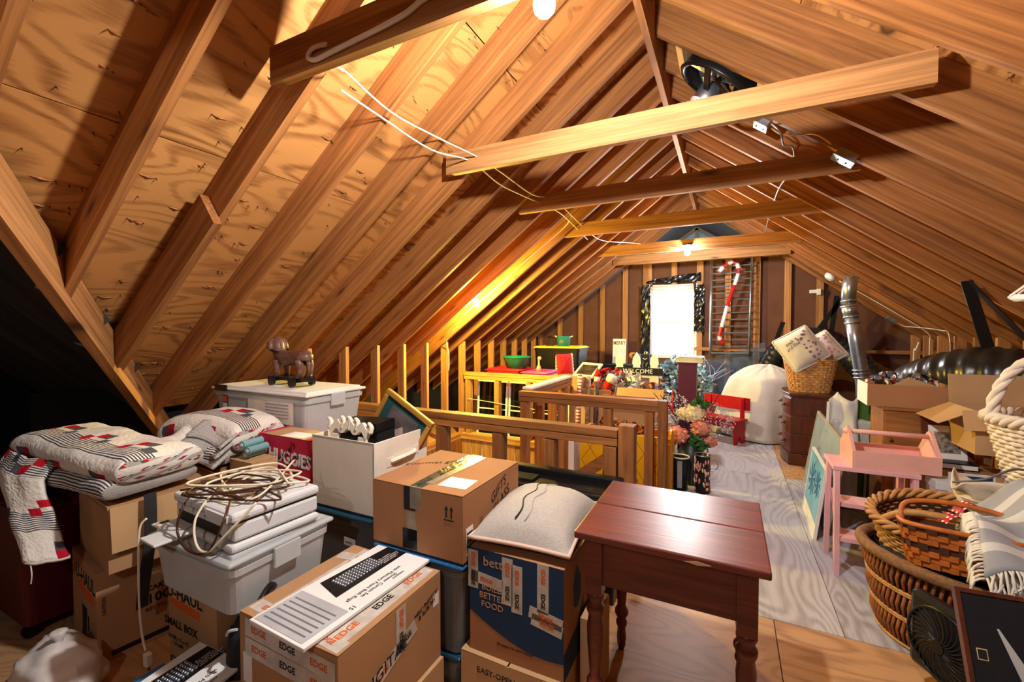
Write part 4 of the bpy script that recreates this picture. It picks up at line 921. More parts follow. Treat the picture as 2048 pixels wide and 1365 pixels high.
obj('lid_clip', MB().box((-.36, -.242, .335), (.13, .012, .04)), M_black, tl, bev=.003)
def wheel_dog():
    t = thing('toy_dog', 'carved wooden dachshund toy on black wheels standing on frosted tote', 'toy', (-2.66, 1.98, 1.068), rad(-6))
    for x in (-.12, .12): obj('axle', MB().tube([(x, -.07, .03), (x, .07, .03)], .006, 8), M_black, t)
    for x in (-.12, .12):
        for y in (-.07, .07): obj('wheel', MB().tube([(x, y - .012, .03), (x, y + .012, .03)], .03, 18), M_black, t)
    obj('platform', MB().b2((-.2, -.055, .035), (.2, .055, .055)), M_black, t, bev=.003)
    mb = MB().tube(smooth_path([(.17, 0, .17), (.16, 0, .19), (.08, 0, .185), (0, 0, .18), (-.08, 0, .185), (-.13, 0, .2), (-.155, 0, .24), (-.165, 0, .28), (-.19, 0, .295), (-.23, 0, .285), (-.275, 0, .275)], 4), [.025, .04, .046, .05, .052, .052, .05, .048, .048, .048, .05, .052, .052, .052, .052, .052, .05, .05, .048, .046, .044, .044, .042, .042, .042, .042, .042, .042, .04, .04, .038, .036, .034, .032, .03, .028, .026, .024, .022, .02, .018][:41], 14)
    obj('body', mb, M_toy, t, smooth=True)
    for x in (-.11, .14):
        for y in (-.035, .035): obj('leg', MB().tube(smooth_path([(x, y, .17), (x + (.02 if x > 0 else -.005), y, .12), (x, y, .075), (x - .02, y, .058)], 3), [.03, .028, .026, .022, .02, .018, .017, .016, .016, .018], 8), M_toy, t, smooth=True)
    for y in (-.045, .045): obj('ear', MB().tube(smooth_path([(-.175, y * .7, .31), (-.165, y * 1.1, .28), (-.15, y * 1.15, .23)], 3), [.012, .017, .02, .022, .022, .02, .014], 8), M_toy, t, smooth=True)
    obj('collar', MB().tube([(-.14 + .056 * math.cos(a), .056 * math.sin(a), .235 - .02 * math.cos(a)) for a in [2 * PI * i / 20 for i in range(20)]], .009, 6, closed=True), M_black, t, smooth=True)
    obj('tail', MB().tube([(.17, 0, .2), (.19, 0, .16), (.195, 0, .1)], [.014, .011, .006], 8), M_toy, t, smooth=True)
wheel_dog()
# ---- printer stack
sb = carton('small orange-printed moving carton under the printer bin', -2.03, -1.70, .94, 1.28, 0, .445, M_card, tape=None)
def uhaul(t, f, u, v, s, small=True):
    fpoly(t, f, [(u - .13 * s, v + .06 * s), (u - .13 * s, v - .02 * s), (u + .05 * s, v - .06 * s), (u + .15 * s, v - .06 * s), (u + .15 * s, v + .06 * s)], M_card2)
    fpoly(t, f, [(u - .125 * s, v - .0 * s), (u - .12 * s, v - .03 * s), (u + .04 * s, v - .056 * s), (u + .145 * s, v - .056 * s), (u + .145 * s, v - .01 * s)], M_orange, e=.0012)
    ftext(t, 'U-HAUL', .085 * s, f, u + .01 * s, v + .028 * s, M_ink, bold=.002 * s)
uhaul(sb, 'F', -.06, .365, .8); ftext(sb, 'SMALL BOX', .044, 'F', -.08, .26, bold=.001); ftext(sb, "14-7/8 x 12 x 12\n1.5 cu/ft", .022, 'F', -.1, .19); ftext(sb, 'CODES\n90s', .036, 'F', -.1, .09, bold=.001)
tote('low frosted bin with clear lid under the white printer', -2.03, -1.50, .87, 1.31, .447, .66, M_clear, M_clear, fill=(P('folders_dark', (86, 78, 70), .9, var=.5, vs=9), .75))
pr = thing('printer', 'white multifunction printer with extended paper tray and cords on top', 'printer', (-1.745, 1.09, .661), rad(-4)); 
obj('base', MB().b2((-.225, -.175, .0), (.225, .17, .03)), M_greyp, pr, bev=.012); obj('body', MB().b2((-.22, -.16, .034), (.215, .17, .10)), M_greyp, pr, bev=.012)
obj('scanner_lid', MB().b2((-.22, -.17, .104), (.22, .175, .14)), M_greyp, pr, bev=.012); obj('seam', MB().b2((-.217, -.157, .098), (.212, .165, .106)), M_slot, pr); obj('paper_slot', MB().b2((-.19, -.1605, .036), (.12, -.156, .075)), M_slot, pr)
obj('paper_tray', MB().b2((-.16, -.30, .012), (-.04, -.16, .022)), M_greyp, pr, bev=.004); obj('tray_arm', MB().b2((-.24, -.235, .022), (-.03, -.165, .03)), M_greyp, pr, (0, 0, 0), bev=.004); obj('tray_slot', MB().b2((-.225, -.215, .0303), (-.205, -.185, .031)), M_slot, pr)
obj('control_panel', MB().b2((.05, -.178, .108), (.2, -.169, .132)), M_greyp, pr, bev=.002)
def tangle(label, c, r, m, n, h, rt, seed, cat='cord', flat=1):
    rr = random.Random(seed); pts = []
    for i in range(n):
        a = i * 2.2 + rr.uniform(-.5, .5); q = r * rr.uniform(.45, 1.05)
        pts.append((c[0] + q * math.cos(a) * 1.15, c[1] + q * math.sin(a) * .9, c[2] + rt + h * rr.random() ** 1.6))
    return tag(obj('power_cord', MB().tube(smooth_path(pts, 8), rt, 6), m, smooth=True), label, cat)
tangle('brown extension cord tangled on top of the white printer', (-1.72, 1.04, .802), .20, M_cordb, 17, .035, .0042, 3)
tangle('ivory extension cord coiled over the white printer', (-1.70, 1.10, .812), .23, M_cordw, 13, .05, .0045, 11)
cable('brown cord loop drooping down the printer front', [(-1.83, .93, .82), (-1.80, .88, .78), (-1.79, .86, .71), (-1.70, .85, .665), (-1.60, .86, .68), (-1.56, .89, .78), (-1.62, .95, .82)], .0042, M_cordb, 'power_cord', 'cord')
cable('ivory cord loop drooping down the printer front', [(-1.74, .95, .825), (-1.72, .885, .76), (-1.67, .86, .69), (-1.6, .86, .68), (-1.54, .90, .75), (-1.5, .97, .83)], .0045, M_cordw, 'power_cord', 'cord')
t = thing('hanging_plug', 'white cord with two-pin plug hanging beside the printer bin', 'cord', (-2.05, .86, .0))
obj('cord', MB().tube(smooth_path([(-.0, .02, .70), (-.01, .0, .66), (0, -.01, .5), (.0, -.01, .35), (.02, -.01, .24), (.04, -.01, .2)]), .0045, 6), M_cordw, t, smooth=True); obj('plug', MB().box((.055, -.01, .17), (.03, .022, .05)), M_cordw, t, bev=.004); obj('prong', MB().box((.05, -.01, .14), (.003, .006, .02)).box((.062, -.01, .14), (.003, .006, .02)), M_steel, t)
# ---- moving cartons with quilts on the far left
lb = carton('large moving carton with blender drawing standing on the floor', -2.76, -2.37, .87, 1.30, 0, .41, M_card, tape=None, rz=-8)
uhaul(lb, 'F', .02, .3, 1.0); fpoly(lb, 'F', [(-.05, .04), (.05, .04), (.03, .09), (.05, .2), (-.03, .2), (-.03, .09)], M_ink); fpoly(lb, 'F', [(.055, .1), (.075, .11), (.08, .17), (.06, .18)], M_ink)
ftext(lb, '100%', .06, 'R', .02, .20, bold=.001); ftext(lb, 'RECYCLABLE', .024, 'R', .02, .155); ftext(lb, 'CARTON', .03, 'R', .02, .25, bold=.001); fpatch(lb, 'R', -.02, .03, .3, .022, M_ink, 'printed_band'); ftext(lb, 'CAUTION', .018, 'R', -.19, .25, roll=90)
ub = open_carton('open moving carton with hanging flap beneath the patchwork quilts', -2.74, -2.29, .89, 1.34, .412, .70, M_card, (None, None, None, 165), -8, .14)
obj('closed_top', MB().b2((-.21, -.225, .27), (.21, .225, .276)), M_card, ub); obj('green_logo', MB().lathe([(.04, 0), (.04, .001)], 18), P('green_print', (20, 76, 60), .8), ub, (.2155, -.06, .1), RT)
obj('hanging_flap', MB().b2((-.004, -.15, -.19), (.002, .15, 0)), M_card2, ub, (.238, -.07, .285), (0, rad(-5), 0))
t = thing('luggage_strap', 'black webbing strap hanging down between the moving cartons', 'strap', (-2.272, .985, 0))
obj('webbing', MB().grid(lambda u, v: (.0 + .02 * math.sin(v * 5) + .012, (u - .5) * .045 - .03 * v, .73 - .5 * v), 2, 14), M_jersey, t, solid=.004)
mt = tote('maroon plastic bin on black casters at the dark wing edge', -3.44, -2.86, .74, 1.18, .06, .66, M_maroon, M_maroon, handles=False)
for sx in (-1, 1):
    for sy in (-1, 1): obj('caster', MB().tube([(sx * .23 - .012, sy * .17, -.03), (sx * .23 + .012, sy * .17, -.03)], .03, 14), M_black, mt)
def garbage_bag(label, c, r, sc, m=M_film, name='plastic_bag', seed=0):
    mb = MB(); n = 28
    def g(u, v):
        a, b = 2 * PI * u, PI * (v - .5); d = Vector((math.cos(a) * math.cos(b), math.sin(a) * math.cos(b), math.sin(b)))
        q = 1 + .22 * mnoise.noise(d * 2.2 + Vector((seed, 0, 0))) + .10 * abs(mnoise.noise(d * 6 + Vector((seed, 3, 0))))
        p = d * r * q; z = max(p.z * sc[2], -r * sc[2] * .72)
        return (p.x * sc[0], p.y * sc[1], z + r * sc[2] * .72)
    mb.grid(g, n, n); t = thing(name, label, 'bag', c); obj('bag_skin', mb, m, t, smooth=True)
    obj('knot', MB().lathe([(.02, 0), (.012, .02), (.03, .05), (.02, .055)], 10), m, t, (0, 0, r * sc[2] * 1.68), smooth=True); return t
garbage_bag('shiny black rubbish bag in shadow behind the patchwork quilts', (-3.72, 1.25, .002), .34, (.9, .8, 1.1), seed=2)
carton('dark carton in shadow under the bundled quilt', -2.98, -2.42, 1.37, 1.735, 0, .70, M_card3, tape=None)
# quilts: folded slabs with soft noise; the drape falls over the carton
def slab(mb, c, L_, w_, th, seed, bend=0, m=0, lift=None):
    # folded slab: stadium profile in (y, z), swept along x with soft waves
    prof = []
    for i in range(9): a = -PI / 2 + PI * i / 8; prof.append((w_ / 2 - th / 2 + th / 2 * math.cos(a), th / 2 * math.sin(a)))
    for i in range(1, 6): prof.append((w_ / 2 - th / 2 - (w_ - th) * i / 6, th / 2))
    for i in range(9): a = PI / 2 + PI * i / 8; prof.append((-w_ / 2 + th / 2 + th / 2 * math.cos(a), th / 2 * math.sin(a)))
    for i in range(1, 6): prof.append((-w_ / 2 + th / 2 + (w_ - th) * i / 6, -th / 2))
    prof.append(prof[0]); K = len(prof) - 1; arc = [0]
    for a, b in zip(prof, prof[1:]): arc.append(arc[-1] + math.hypot(b[0] - a[0], b[1] - a[1]))
    nx = 40; o = len(mb.v)
    for i in range(nx + 1):
        u = i / nx; x = (u - .5) * L_; e = min(1, 12 * min(u, 1 - u) + .35)
        for j, (y, z) in enumerate(prof):
            p = Vector((x, y, z)); k = mnoise.noise(Vector((x * 5 + seed, y * 5, 1))) * .016 + mnoise.noise(Vector((x * 13, y * 13, seed))) * .006
            zz = z * (e ** .3) + (k if z > 0 else k * .3) - bend * (2 * u - 1) ** 2 + (lift(u, y) if lift else 0)
            mb.v.append(Vector(c) + Vector((p.x, p.y + .01 * math.sin(x * 9 + seed), zz)))
    for i in range(nx):
        for j in range(K):
            a = o + i * (K + 1) + j
            mb.uv[len(mb.f)] = [(i / nx * L_, arc[j]), ((i + 1) / nx * L_, arc[j]), ((i + 1) / nx * L_, arc[j + 1]), (i / nx * L_, arc[j + 1])]
            mb.f.append([a, a + K + 1, a + K + 2, a + 1]); mb.m.append(m)
    for e_ in (0, nx):
        mb.f.append([o + e_ * (K + 1) + j for j in range(K)]); mb.m.append(m)
q1 = thing('patchwork_quilt', 'folded patchwork quilt with red squares and sleeve-like corner hanging down', 'quilt', (-2.76, .985, .708), rad(5))
mb = MB(); slab(mb, (.06, .02, .05), .74, .38, .085, 1.0); obj('lower_fold', mb, [M_quiltb], q1, smooth=True)
mb = MB(); slab(mb, (.02, .03, .15), .86, .36, .12, 4.0, lift=lambda u, y: .02 - .05 * u); obj('upper_fold', mb, [M_quilt], q1, smooth=True)
def drape(u, v):
    # from the left half of the front edge out over the carton and down to the right, narrowing like a sleeve
    s_ = v * .52; hw = .20 * (1 - .58 * v); xc = -.22 + .34 * v ** 1.3
    x = xc + (2 * u - 1) * hw; y = -.135 - .07 * math.sin(u * PI) * (.5 + v) - min(s_, .1) * .55
    z = .13 - .02 * u + (.02 - .62 * s_ if s_ < .1 else -.042 - (s_ - .1) * .74)
    return (x, y + fuzz((u * 4, v * 4, 2), .014, 1), z + fuzz((u * 5, v * 3, 7), .016, 1))
obj('hanging_corner', MB().grid(drape, 28, 40, 0, .40, .62), [M_quilt], q1, smooth=True, solid=.02)
obj('hem', MB().tube([Vector(drape(u / 16, 1)) for u in range(17)], .009, 6), M_whitefab, q1, smooth=True)
obj('loose_thread', MB().tube(smooth_path([drape(.6, 1), Vector(drape(.6, 1)) + Vector((.01, 0, -.05)), Vector(drape(.6, 1)) + Vector((0, 0, -.09))]), .0025, 5), M_whitefab, q1)
q2 = thing('patchwork_quilt', 'bundled patchwork quilt with striped backing folded into rolls by the printer', 'quilt', (-2.72, 1.50, .703), rad(6))
mb = MB(); slab(mb, (.0, .0, .06), .60, .40, .10, 8.0); obj('lower_fold', mb, [M_quiltb], q2, smooth=True)
mb = MB(); slab(mb, (.02, .05, .18), .62, .34, .16, 13.0, bend=.05); obj('upper_fold', mb, [M_quilt], q2, smooth=True)
def roll_(a0, y0, z0, r, L_, seed, mm, turn=-1.3):
    def g(u, v):
        a = -PI * .9 + u * PI * 1.55; rr = r * (1 + .12 * math.sin(v * 6 + seed))
        return (a0 + rr * math.cos(a) * .75 + .05 * v, y0 + .26 * (1 - v) + 0, z0 + rr * math.sin(a) * 1.15 - .05 * (1 - (1 - v)) + .01 * math.sin(v * 9 + seed))
    return g
obj('rolled_edge', MB().grid(roll_(-.06, -.29, .10, .085, .3, 0, 0), 24, 14, 0, .3, .34), [M_quilt], q2, smooth=True, solid=.018)
def swoop(z0, y0, x0, L_, amp):
    def g(u, v): return (x0 + L_ * u, y0 - .10 * v + .05 * math.sin(u * PI), z0 + amp * math.cos(u * 4.2) * (1 - .2 * v) + .06 * (1 - v))
    return g
for k, (z0, y0) in enumerate(((.05, -.17), (.095, -.14), (.14, -.10))):
    obj('wavy_fold', MB().grid(swoop(z0, y0, .04 + .02 * k, .34 - .04 * k, .018 + .008 * k), 26, 8, 0, .4, .3), [M_quiltb], q2, smooth=True, solid=.016)
for i, (x, z) in enumerate(((-2.30, .835), (-2.27, .805), (-2.305, .775))):
    t = thing('ribbon_roll', ['topmost rolled teal ribbon spool beside the bundled quilt', 'rolled teal ribbon spool nearest the pink carton', 'lowest rolled teal ribbon spool on the narrow pale carton'][i], 'ribbon', (x, 1.44 + .01 * i, z), rad(8), 'teal ribbon spools by the quilt')
    obj('spool', MB().tube([(0, -.03, 0), (0, .09, 0)], .02, 16), P('teal_ribbon', (120, 164, 170), .6) if 'teal_ribbon' not in bpy.data.materials else bpy.data.materials['teal_ribbon'], t); obj('core', MB().tube([(0, -.033, 0), (0, -.029, 0)], .009, 12), M_white, t)
carton('narrow pale carton under the teal ribbon spools', -2.385, -2.20, 1.40, 1.545, .0, .753, M_card2, tape=None)
# ---- front-left floor clutter
tote('low blue-lidded bin under the second bath package', -1.90, -1.50, .58, .86, 0, .2, M_clearg, M_blue)
bathset('second shower curtain set package leaning on the tape-covered carton', (-1.665, .715, .222), 3, .46, .26, 0, 3)
def soft_bag():
    t = thing('black_bag', 'slumped black fabric bag with light zip pull below the printer bin', 'bag', (-1.578, 1.03, .203), rad(0))
    mb = MB()
    def g(u, v):
        a = 2 * PI * u; z = v; r_ = (1 - .35 * z ** 3) * (1 if v < .98 else .4)
        return (.085 * r_ * math.cos(a) * (1 + .1 * math.sin(3 * a + v * 5)), .12 * r_ * math.sin(a), .19 * z + fuzz((math.cos(a) * 2, math.sin(a) * 2, z * 4), .03, 1))
    mb.grid(g, 30, 16); obj('bag_shell', mb, M_jersey, t, smooth=True)
    obj('zip_pull', MB().tube(smooth_path([(.0, -.125, .16), (.03, -.135, .19), (.06, -.125, .20)]), .005, 6), M_greyp, t); obj('shoulder_strap', MB().tube(smooth_path([(.08, -.06, .2), (.12, -.1, .26), (.08, -.02, .3), (.02, .05, .25)]), .012, 6), M_black, t, smooth=True)
    return t
carton('small carton propping up the black fabric bag', -1.685, -1.475, .90, 1.2, 0, .2, M_card3, tape=None)
soft_bag()
garbage_bag('crumpled white plastic bag with dark print on the floor beside the moving cartons', (-2.38, .72, .001), .14, (1.3, .9, .8), P('white_bag', (214, 208, 204), .3, var=.2, vs=6, bump=.5, bs=10), 'shopping_bag', 5)
# ---- black plastic trough behind the pillow
t = thing('plastic_deck', 'black plastic deck with ribbed band standing behind the grey pillow', 'plastic panel', (-.90, 2.33, 0))
obj('deck', MB().b2((-.40, -.10, 0), (.38, .08, .58)), M_black, t, bev=.01); obj('top_lip', MB().b2((-.41, .05, .57), (.39, .11, .62)), M_black, t, bev=.01); obj('front_lip', MB().b2((-.41, -.12, .54), (.39, -.09, .575)), M_blackm, t, bev=.004)
mb = MB()
for i in range(34): mb.b2((-.39 + i * .009, -.085, .578), (-.386 + i * .009, .02, .592))
obj('ribs', mb, M_blackm, t)
# ---- red table
tb = thing('side_table', 'dark red wooden table with turned legs standing beside the grey pillow', 'table', (-.177, 1.735, 0))
for k, (y0, y1) in enumerate(((-.287, -.003), (.0, .287))): obj('top_board', MB().b2((-.30, y0, .715), (.30, y1, .74)), M_mahog, tb, bev=.005)
for a, b in (((-.255, -.235, .54), (.255, -.215, .715)), ((-.255, .215, .54), (.255, .235, .715)), ((-.255, -.215, .54), (-.235, .215, .715)), ((.235, -.215, .54), (.255, .215, .715))): obj('apron', MB().b2(a, b), M_mahog, tb)
prof = [(.012, 0), (.018, .02), (.021, .06), (.017, .1), (.024, .115), (.024, .13), (.017, .14), (.03, .165), (.03, .18), (.018, .2), (.022, .25), (.028, .32), (.03, .38), (.024, .42), (.032, .44), (.032, .455), (.022, .47), (.031, .49), (.031, .50), (.024, .51)]
for x in (-.24, .24):
    for y in (-.22, .22):
        l = obj('leg', MB().lathe(prof, 18), M_mahog, tb, (x, y, 0), smooth=True); obj('leg_block', MB().b2((-.029, -.029, .505), (.029, .029, .715)), M_mahog, l)
obj('chipped_edge', MB().prism([(.06, -.2885, .72), (.1, -.2885, .715), (.14, -.2885, .722), (.1, -.2885, .728)], (0, .001, 0)), M_card2, tb)
# ------------------------------------------------------------------ right side of the aisle
def wicker(t, rx, ry, rx2, ry2, h, stakes, rows, r, m, name='weave', wave=.6, c=(0, 0, 0)):
    mb = MB()
    for k in range(rows):
        v = (k + .5) / rows; a_, b_ = rx + (rx2 - rx) * v, ry + (ry2 - ry) * v; n = stakes * 2
        mb.tube([((a_ + (1 if (i // 1 + k) % 2 else -1) * r * wave) * math.cos(2 * PI * i / n) + c[0], (b_ + (1 if (i // 1 + k) % 2 else -1) * r * wave) * math.sin(2 * PI * i / n) + c[1], c[2] + h * v) for i in range(n)], r, 5, closed=True)
    o = obj(name, mb, m, t, smooth=True); o['kind'] = 'stuff'; return o
def ring(rx, ry, z, n=48, wob=0): return [(rx * math.cos(2 * PI * i / n), ry * math.sin(2 * PI * i / n), z + wob * math.sin(4 * PI * i / n)) for i in range(n)]
def braid(t, rx, ry, z, r, m, n=44, name='braided_rim'):
    mb = MB()
    for s in range(3):
        mb.tube([((rx + r * math.cos(a * 11 + s * 2.1)) * math.cos(a), (ry + r * math.cos(a * 11 + s * 2.1)) * math.sin(a), z + r * math.sin(a * 11 + s * 2.1)) for a in [2 * PI * i / 132 for i in range(132)]], r * .75, 6, closed=True)
    return obj(name, mb, m, t, smooth=True)
# big oval hamper
hm = thing('wicker_hamper', 'large oval brown wicker hamper with rope rim on the plywood floor', 'basket', (.965, 2.68, 0), rad(-20))
obj('liner', MB().lathe([(.27, .02), (.33, .37)], 40, sx=1, sy=.92, caps=False), M_wickd, hm, smooth=True); obj('bottom', MB().lathe([(.001, .01), (.275, .01)], 40, sy=.92), M_wickd, hm)
mb = MB(); n = 84
for k in range(n):
    a = 2 * PI * k / n
    for L_ in range(3):
        aa = a + (.02 if L_ % 2 else -.02); z0, z1 = .005 + L_ * .125, .145 + L_ * .125
        q = lambda z, o: ((.285 + .06 * z / .4 + o) * math.cos(aa + .05 * (z - z0) / .13), (.285 + .06 * z / .4 + o) * .92 * math.sin(aa + .05 * (z - z0) / .13), min(z, .385))
        mb.tube([q(z0, -.004), q((z0 + z1) / 2, .014), q(z1, -.004)], .0075, 5)
o = obj('stakes', mb, M_wick, hm, smooth=True); o['kind'] = 'stuff'
mb = MB()
for z in (.012, .135, .145, .26, .27, .38): mb.tube(ring(.292 + .06 * z / .4, (.292 + .06 * z / .4) * .92, z), .007, 6, closed=True)
o = obj('weavers', mb, M_wickl, hm, smooth=True); o['kind'] = 'stuff'
obj('rope_rim', MB().tube(ring(.355, .33, .395, wob=.012), .026, 10, closed=True), M_rope, hm, smooth=True)
# braided basket inside
bb = thing('wicker_basket', 'straw-coloured wicker basket with braided rim tilted inside the hamper', 'basket', (.955, 2.79, .10), rot=(rad(14), rad(-4), rad(-18)))
obj('liner', MB().lathe([(.001, .005), (.16, .005), (.235, .46)], 32, sy=.8, caps=False), M_wickd, bb, smooth=True)
wicker(bb, .165, .135, .24, .195, .47, 30, 26, .007, M_wickl); braid(bb, .245, .2, .485, .015, M_wickl)
obj('handle', MB().tube(smooth_path([(-.2, -.1, .48), (-.1, -.13, .56), (.05, -.12, .56), (.2, -.05, .5)], 5), .016, 8), M_wickl, bb, smooth=True)
def splint_basket(t, rx, ry, rx2, ry2, h, rows, cols, m, dark=(), sq=4.0, dm=None):
    def pt(a, v, off):
        a_, b_ = rx + (rx2 - rx) * v + off, ry + (ry2 - ry) * v + off; c_, s_ = math.cos(a), math.sin(a)
        q = (abs(c_) ** sq + abs(s_) ** sq) ** (-1 / sq); return Vector((a_ * c_ * q, b_ * s_ * q, h * v))
    for k in range(rows):
        mb = MB()
        for i in range(cols):
            a0, a1 = 2 * PI * (i + .0) / cols, 2 * PI * (i + 1.0) / cols; o = .007 if (i + k) % 2 else -.0025; v0, v1 = (k + .04) / rows, (k + .96) / rows
            mb.add([pt(a0, v0, -.004), pt(a1, v0, -.004), pt(a1, v1, -.004), pt(a0, v1, -.004), pt(a0, v0, o), pt(a1, v0, o), pt(a1, v1, o), pt(a0, v1, o)], [(4, 5, 6, 7), (0, 4, 7, 3), (1, 2, 6, 5), (3, 7, 6, 2), (0, 1, 5, 4)])
        ob = obj('woven_row', mb, (dm or M_splintd) if k in dark else m, t); ob['kind'] = 'stuff'
    obj('lining', MB().grid(lambda u, v: pt(2 * PI * u, v, -.006), 48, 3), M_wickd, t); obj('bottom', MB().prism([pt(2 * PI * i / 32, 0, -.005) for i in range(32)], (0, 0, .006)), m, t)  # dark sheet behind the weave so its gaps look shaded
    obj('rim_band', MB().tube([pt(2 * PI * i / 48, 1, 0) for i in range(48)], .011, 6, closed=True), m, t, smooth=True)
pb = thing('picnic_basket', 'honey splint picnic basket with dark bands resting on the hamper', 'basket', (.905, 2.50, .415), rot=(rad(-10), 0, rad(-10)))
splint_basket(pb, .17, .115, .20, .14, .17, 7, 44, M_splint2, (3, 6))
obj('handle', MB().tube(smooth_path([(-.19, 0, .16), (-.17, .04, .24), (0, .07, .265), (.17, .04, .24), (.19, 0, .16)], 5), .011, 6), M_splint2, pb, smooth=True)
tag(obj('hamper_filling', MB().lathe([(.001, .40), (.2, .40), (.285, .385), (.27, .33)], 28, c=(.965, 2.68, 0), sy=.92), M_jersey), 'dark crumpled fabric filling the wicker hamper', 'fabric')
t = thing('ribbon_bow', 'red polka dot ribbon tucked in the picnic basket', 'ribbon', (.94, 2.56, .585), rad(20))
M_dot, nt_, b_ = new_mat('polka_dot'); vo = N(nt_, 'ShaderNodeTexVoronoi', inp={'Scale': 42.0, 'Randomness': .15}); tc_ = N(nt_, 'ShaderNodeTexCoord'); nt_.links.new(tc_.outputs['UV'], vo.inputs['Vector']); nt_.links.new(ramp(nt_, vo.outputs['Distance'], [(.25, (.85, .8, .75)), (.3, (.52, .01, .02))]), b_.inputs['Base Color'])
obj('ribbon_loop', MB().grid(lambda u, v: (-.1 + .2 * u, .05 * (v - .5) + .03 * u, .03 * math.sin(u * PI * 2) + .02), 16, 4, 0, .22, .06), M_dot, t, solid=.002, smooth=True); obj('ribbon_tail', MB().grid(lambda u, v: (.0 + .1 * u, .03 + .05 * v, .04 + .05 * math.sin(u * 3)), 10, 4, 0, .12, .06), M_dot, t, solid=.002, smooth=True)
# throw blanket with fringe
th_ = thing('throw_blanket', 'grey and ivory striped throw with fringe draped over the hamper', 'blanket', (1.10, 2.44, .48), rad(-6)); th_.scale = (1.15, 1.05, 1.15)
def thr(u, v): return (-.17 + .46 * u + .05 * v, -.20 + .40 * v + .05 * u, .02 + .17 * math.sin(v * 1.5) + .10 * u + .035 * math.sin(u * 9 + v * 5) * (.5 + v) + fuzz((u * 4, v * 4, 3), .03, 1))
obj('cloth', MB().grid(thr, 34, 26, 0, .5, .5), M_throw, th_, smooth=True, solid=.012)
def thr2(u, v): return (-.15 + .36 * u, -.17 + .36 * v + .02 * u, -.015 + .10 * math.sin(v * 1.4) + .03 * math.sin(u * 7 + 1))
obj('under_fold', MB().grid(thr2, 28, 16, 0, .4, .4), M_throww, th_, smooth=True, solid=.012)
mb = MB(); R2 = random.Random(5)
for k in range(110):
    u = k / 109; base = Vector(thr(u, 0)) if k % 2 else Vector(thr2(u, 0)); l = R2.uniform(.06, .1)
    mb.tube(smooth_path([base, base + Vector((R2.uniform(-.01, .01), -.02, -.03)), base + Vector((R2.uniform(-.02, .02), -.028, -l))], 2), .0042, 4)
for k in range(46):
    v = k / 45; base = Vector(thr(0, v * .9)); mb.tube(smooth_path([base, base + Vector((-.025, R2.uniform(-.01, .01), -.015)), base + Vector((-.035, R2.uniform(-.02, .02), -R2.uniform(.05, .08)))], 2), .0042, 4)
o = obj('fringe', mb, M_throww, th_, smooth=True); o['kind'] = 'stuff'
# canvas bag
cb = thing('canvas_bag', 'crumpled ivory canvas tote with grey cord on top of the baskets', 'bag', (1.13, 2.80, .595), rad(-15))
def cv(u, v): a = 2 * PI * u; r_ = .5 + .5 * v; return (.17 * r_ * math.cos(a) + .02 * math.sin(3 * a + 5 * v), .10 * r_ * math.sin(a), .0 + .13 * v * (1 + .25 * math.sin(a * 3)) + fuzz((math.cos(a) * 3, math.sin(a) * 3, v * 3), .03, 1))
obj('bag_cloth', MB().grid(cv, 40, 12), P('ivory_canvas', (214, 200, 176), .9, var=.08, bump=.3), cb, smooth=True, solid=.004)
obj('bag_base', MB().lathe([(.001, 0), (.085, 0), (.13, .05), (.001, .06)], 20, sy=.6), P('ivory_canvas2', (206, 192, 168), .9), cb)
obj('cord_loop', MB().tube(smooth_path([(-.15, -.05, .12), (-.05, -.1, .17), (.06, -.02, .22), (.18, .05, .16), (.24, .0, .08), (.15, -.08, .1)], 5), .005, 6), P('grey_cord', (96, 98, 100), .7), cb, smooth=True)
# picture back with torn paper, desk fan, black pole
pf = thing('picture_frame', 'back of a framed picture with torn black dust paper, leaning', 'picture frame', (.745, 1.84, .0), rot=(rad(-22), 0, rad(5)))
obj('backing_paper', MB().b2((.012, .0, .012), (.52, .008, .568)), P('black_paper', (22, 24, 28), .85, var=.15, vs=40), pf)
mb = MB().b2((0, -.004, 0), (.014, .02, .58)).b2((.518, -.004, 0), (.532, .02, .58)).b2((.014, -.004, 0), (.518, .02, .014)).b2((.014, -.004, .566), (.518, .02, .58)); obj('frame', mb, M_cherry, pf)
Zt = lambda z: .58 - (.58 - z) * .62
obj('torn_gap', MB().prism([(x * .62, -.0012, Zt(z)) for x, z in ((.155, .40), (.165, .40), (.235, .26), (.285, .17), (.30, .15), (.22, .16), (.195, .25))], (0, .0014, 0)), P('torn_grey', (176, 182, 182), .8), pf)
obj('torn_curl', MB().grid(lambda u, v: ((.22 + .08 * u - .02 * v) * .62, -.002 - .02 * math.sin(v * 2), Zt(.155 - .012 * u - .06 * v)), 6, 6), P('black_paper2', (34, 36, 40), .85), pf, solid=.001)
obj('label', MB().b2((.032, -.0012, Zt(.235)), (.06, -.0004, Zt(.29))), P('gilt_label', (214, 190, 130), .5), pf); obj('label_print', MB().b2((.0345, -.002, Zt(.24)), (.0575, -.001, Zt(.285))), M_ink, pf)
fn = thing('desk_fan', 'small black box fan with swirled grille behind the framed picture', 'fan', (.735, 2.16, 0), rot=(0, 0, rad(-62)))
obj('housing', MB().b2((-.14, .004, .1), (.14, .06, .40)), M_black, fn, bev=.02); obj('stand', MB().b2((-.1, .0, 0), (.1, .09, .012)).b2((-.02, .03, .012), (.02, .05, .1)), M_black, fn)
mb = MB()
for k in range(30):
    a = 2 * PI * k / 30; mb.tube([(q * math.cos(a + q * 7), -.004 - .012 * (1 - (q / .13) ** 2), .25 + q * math.sin(a + q * 7)) for q in (.02, .05, .08, .105, .13)], .0022, 4)
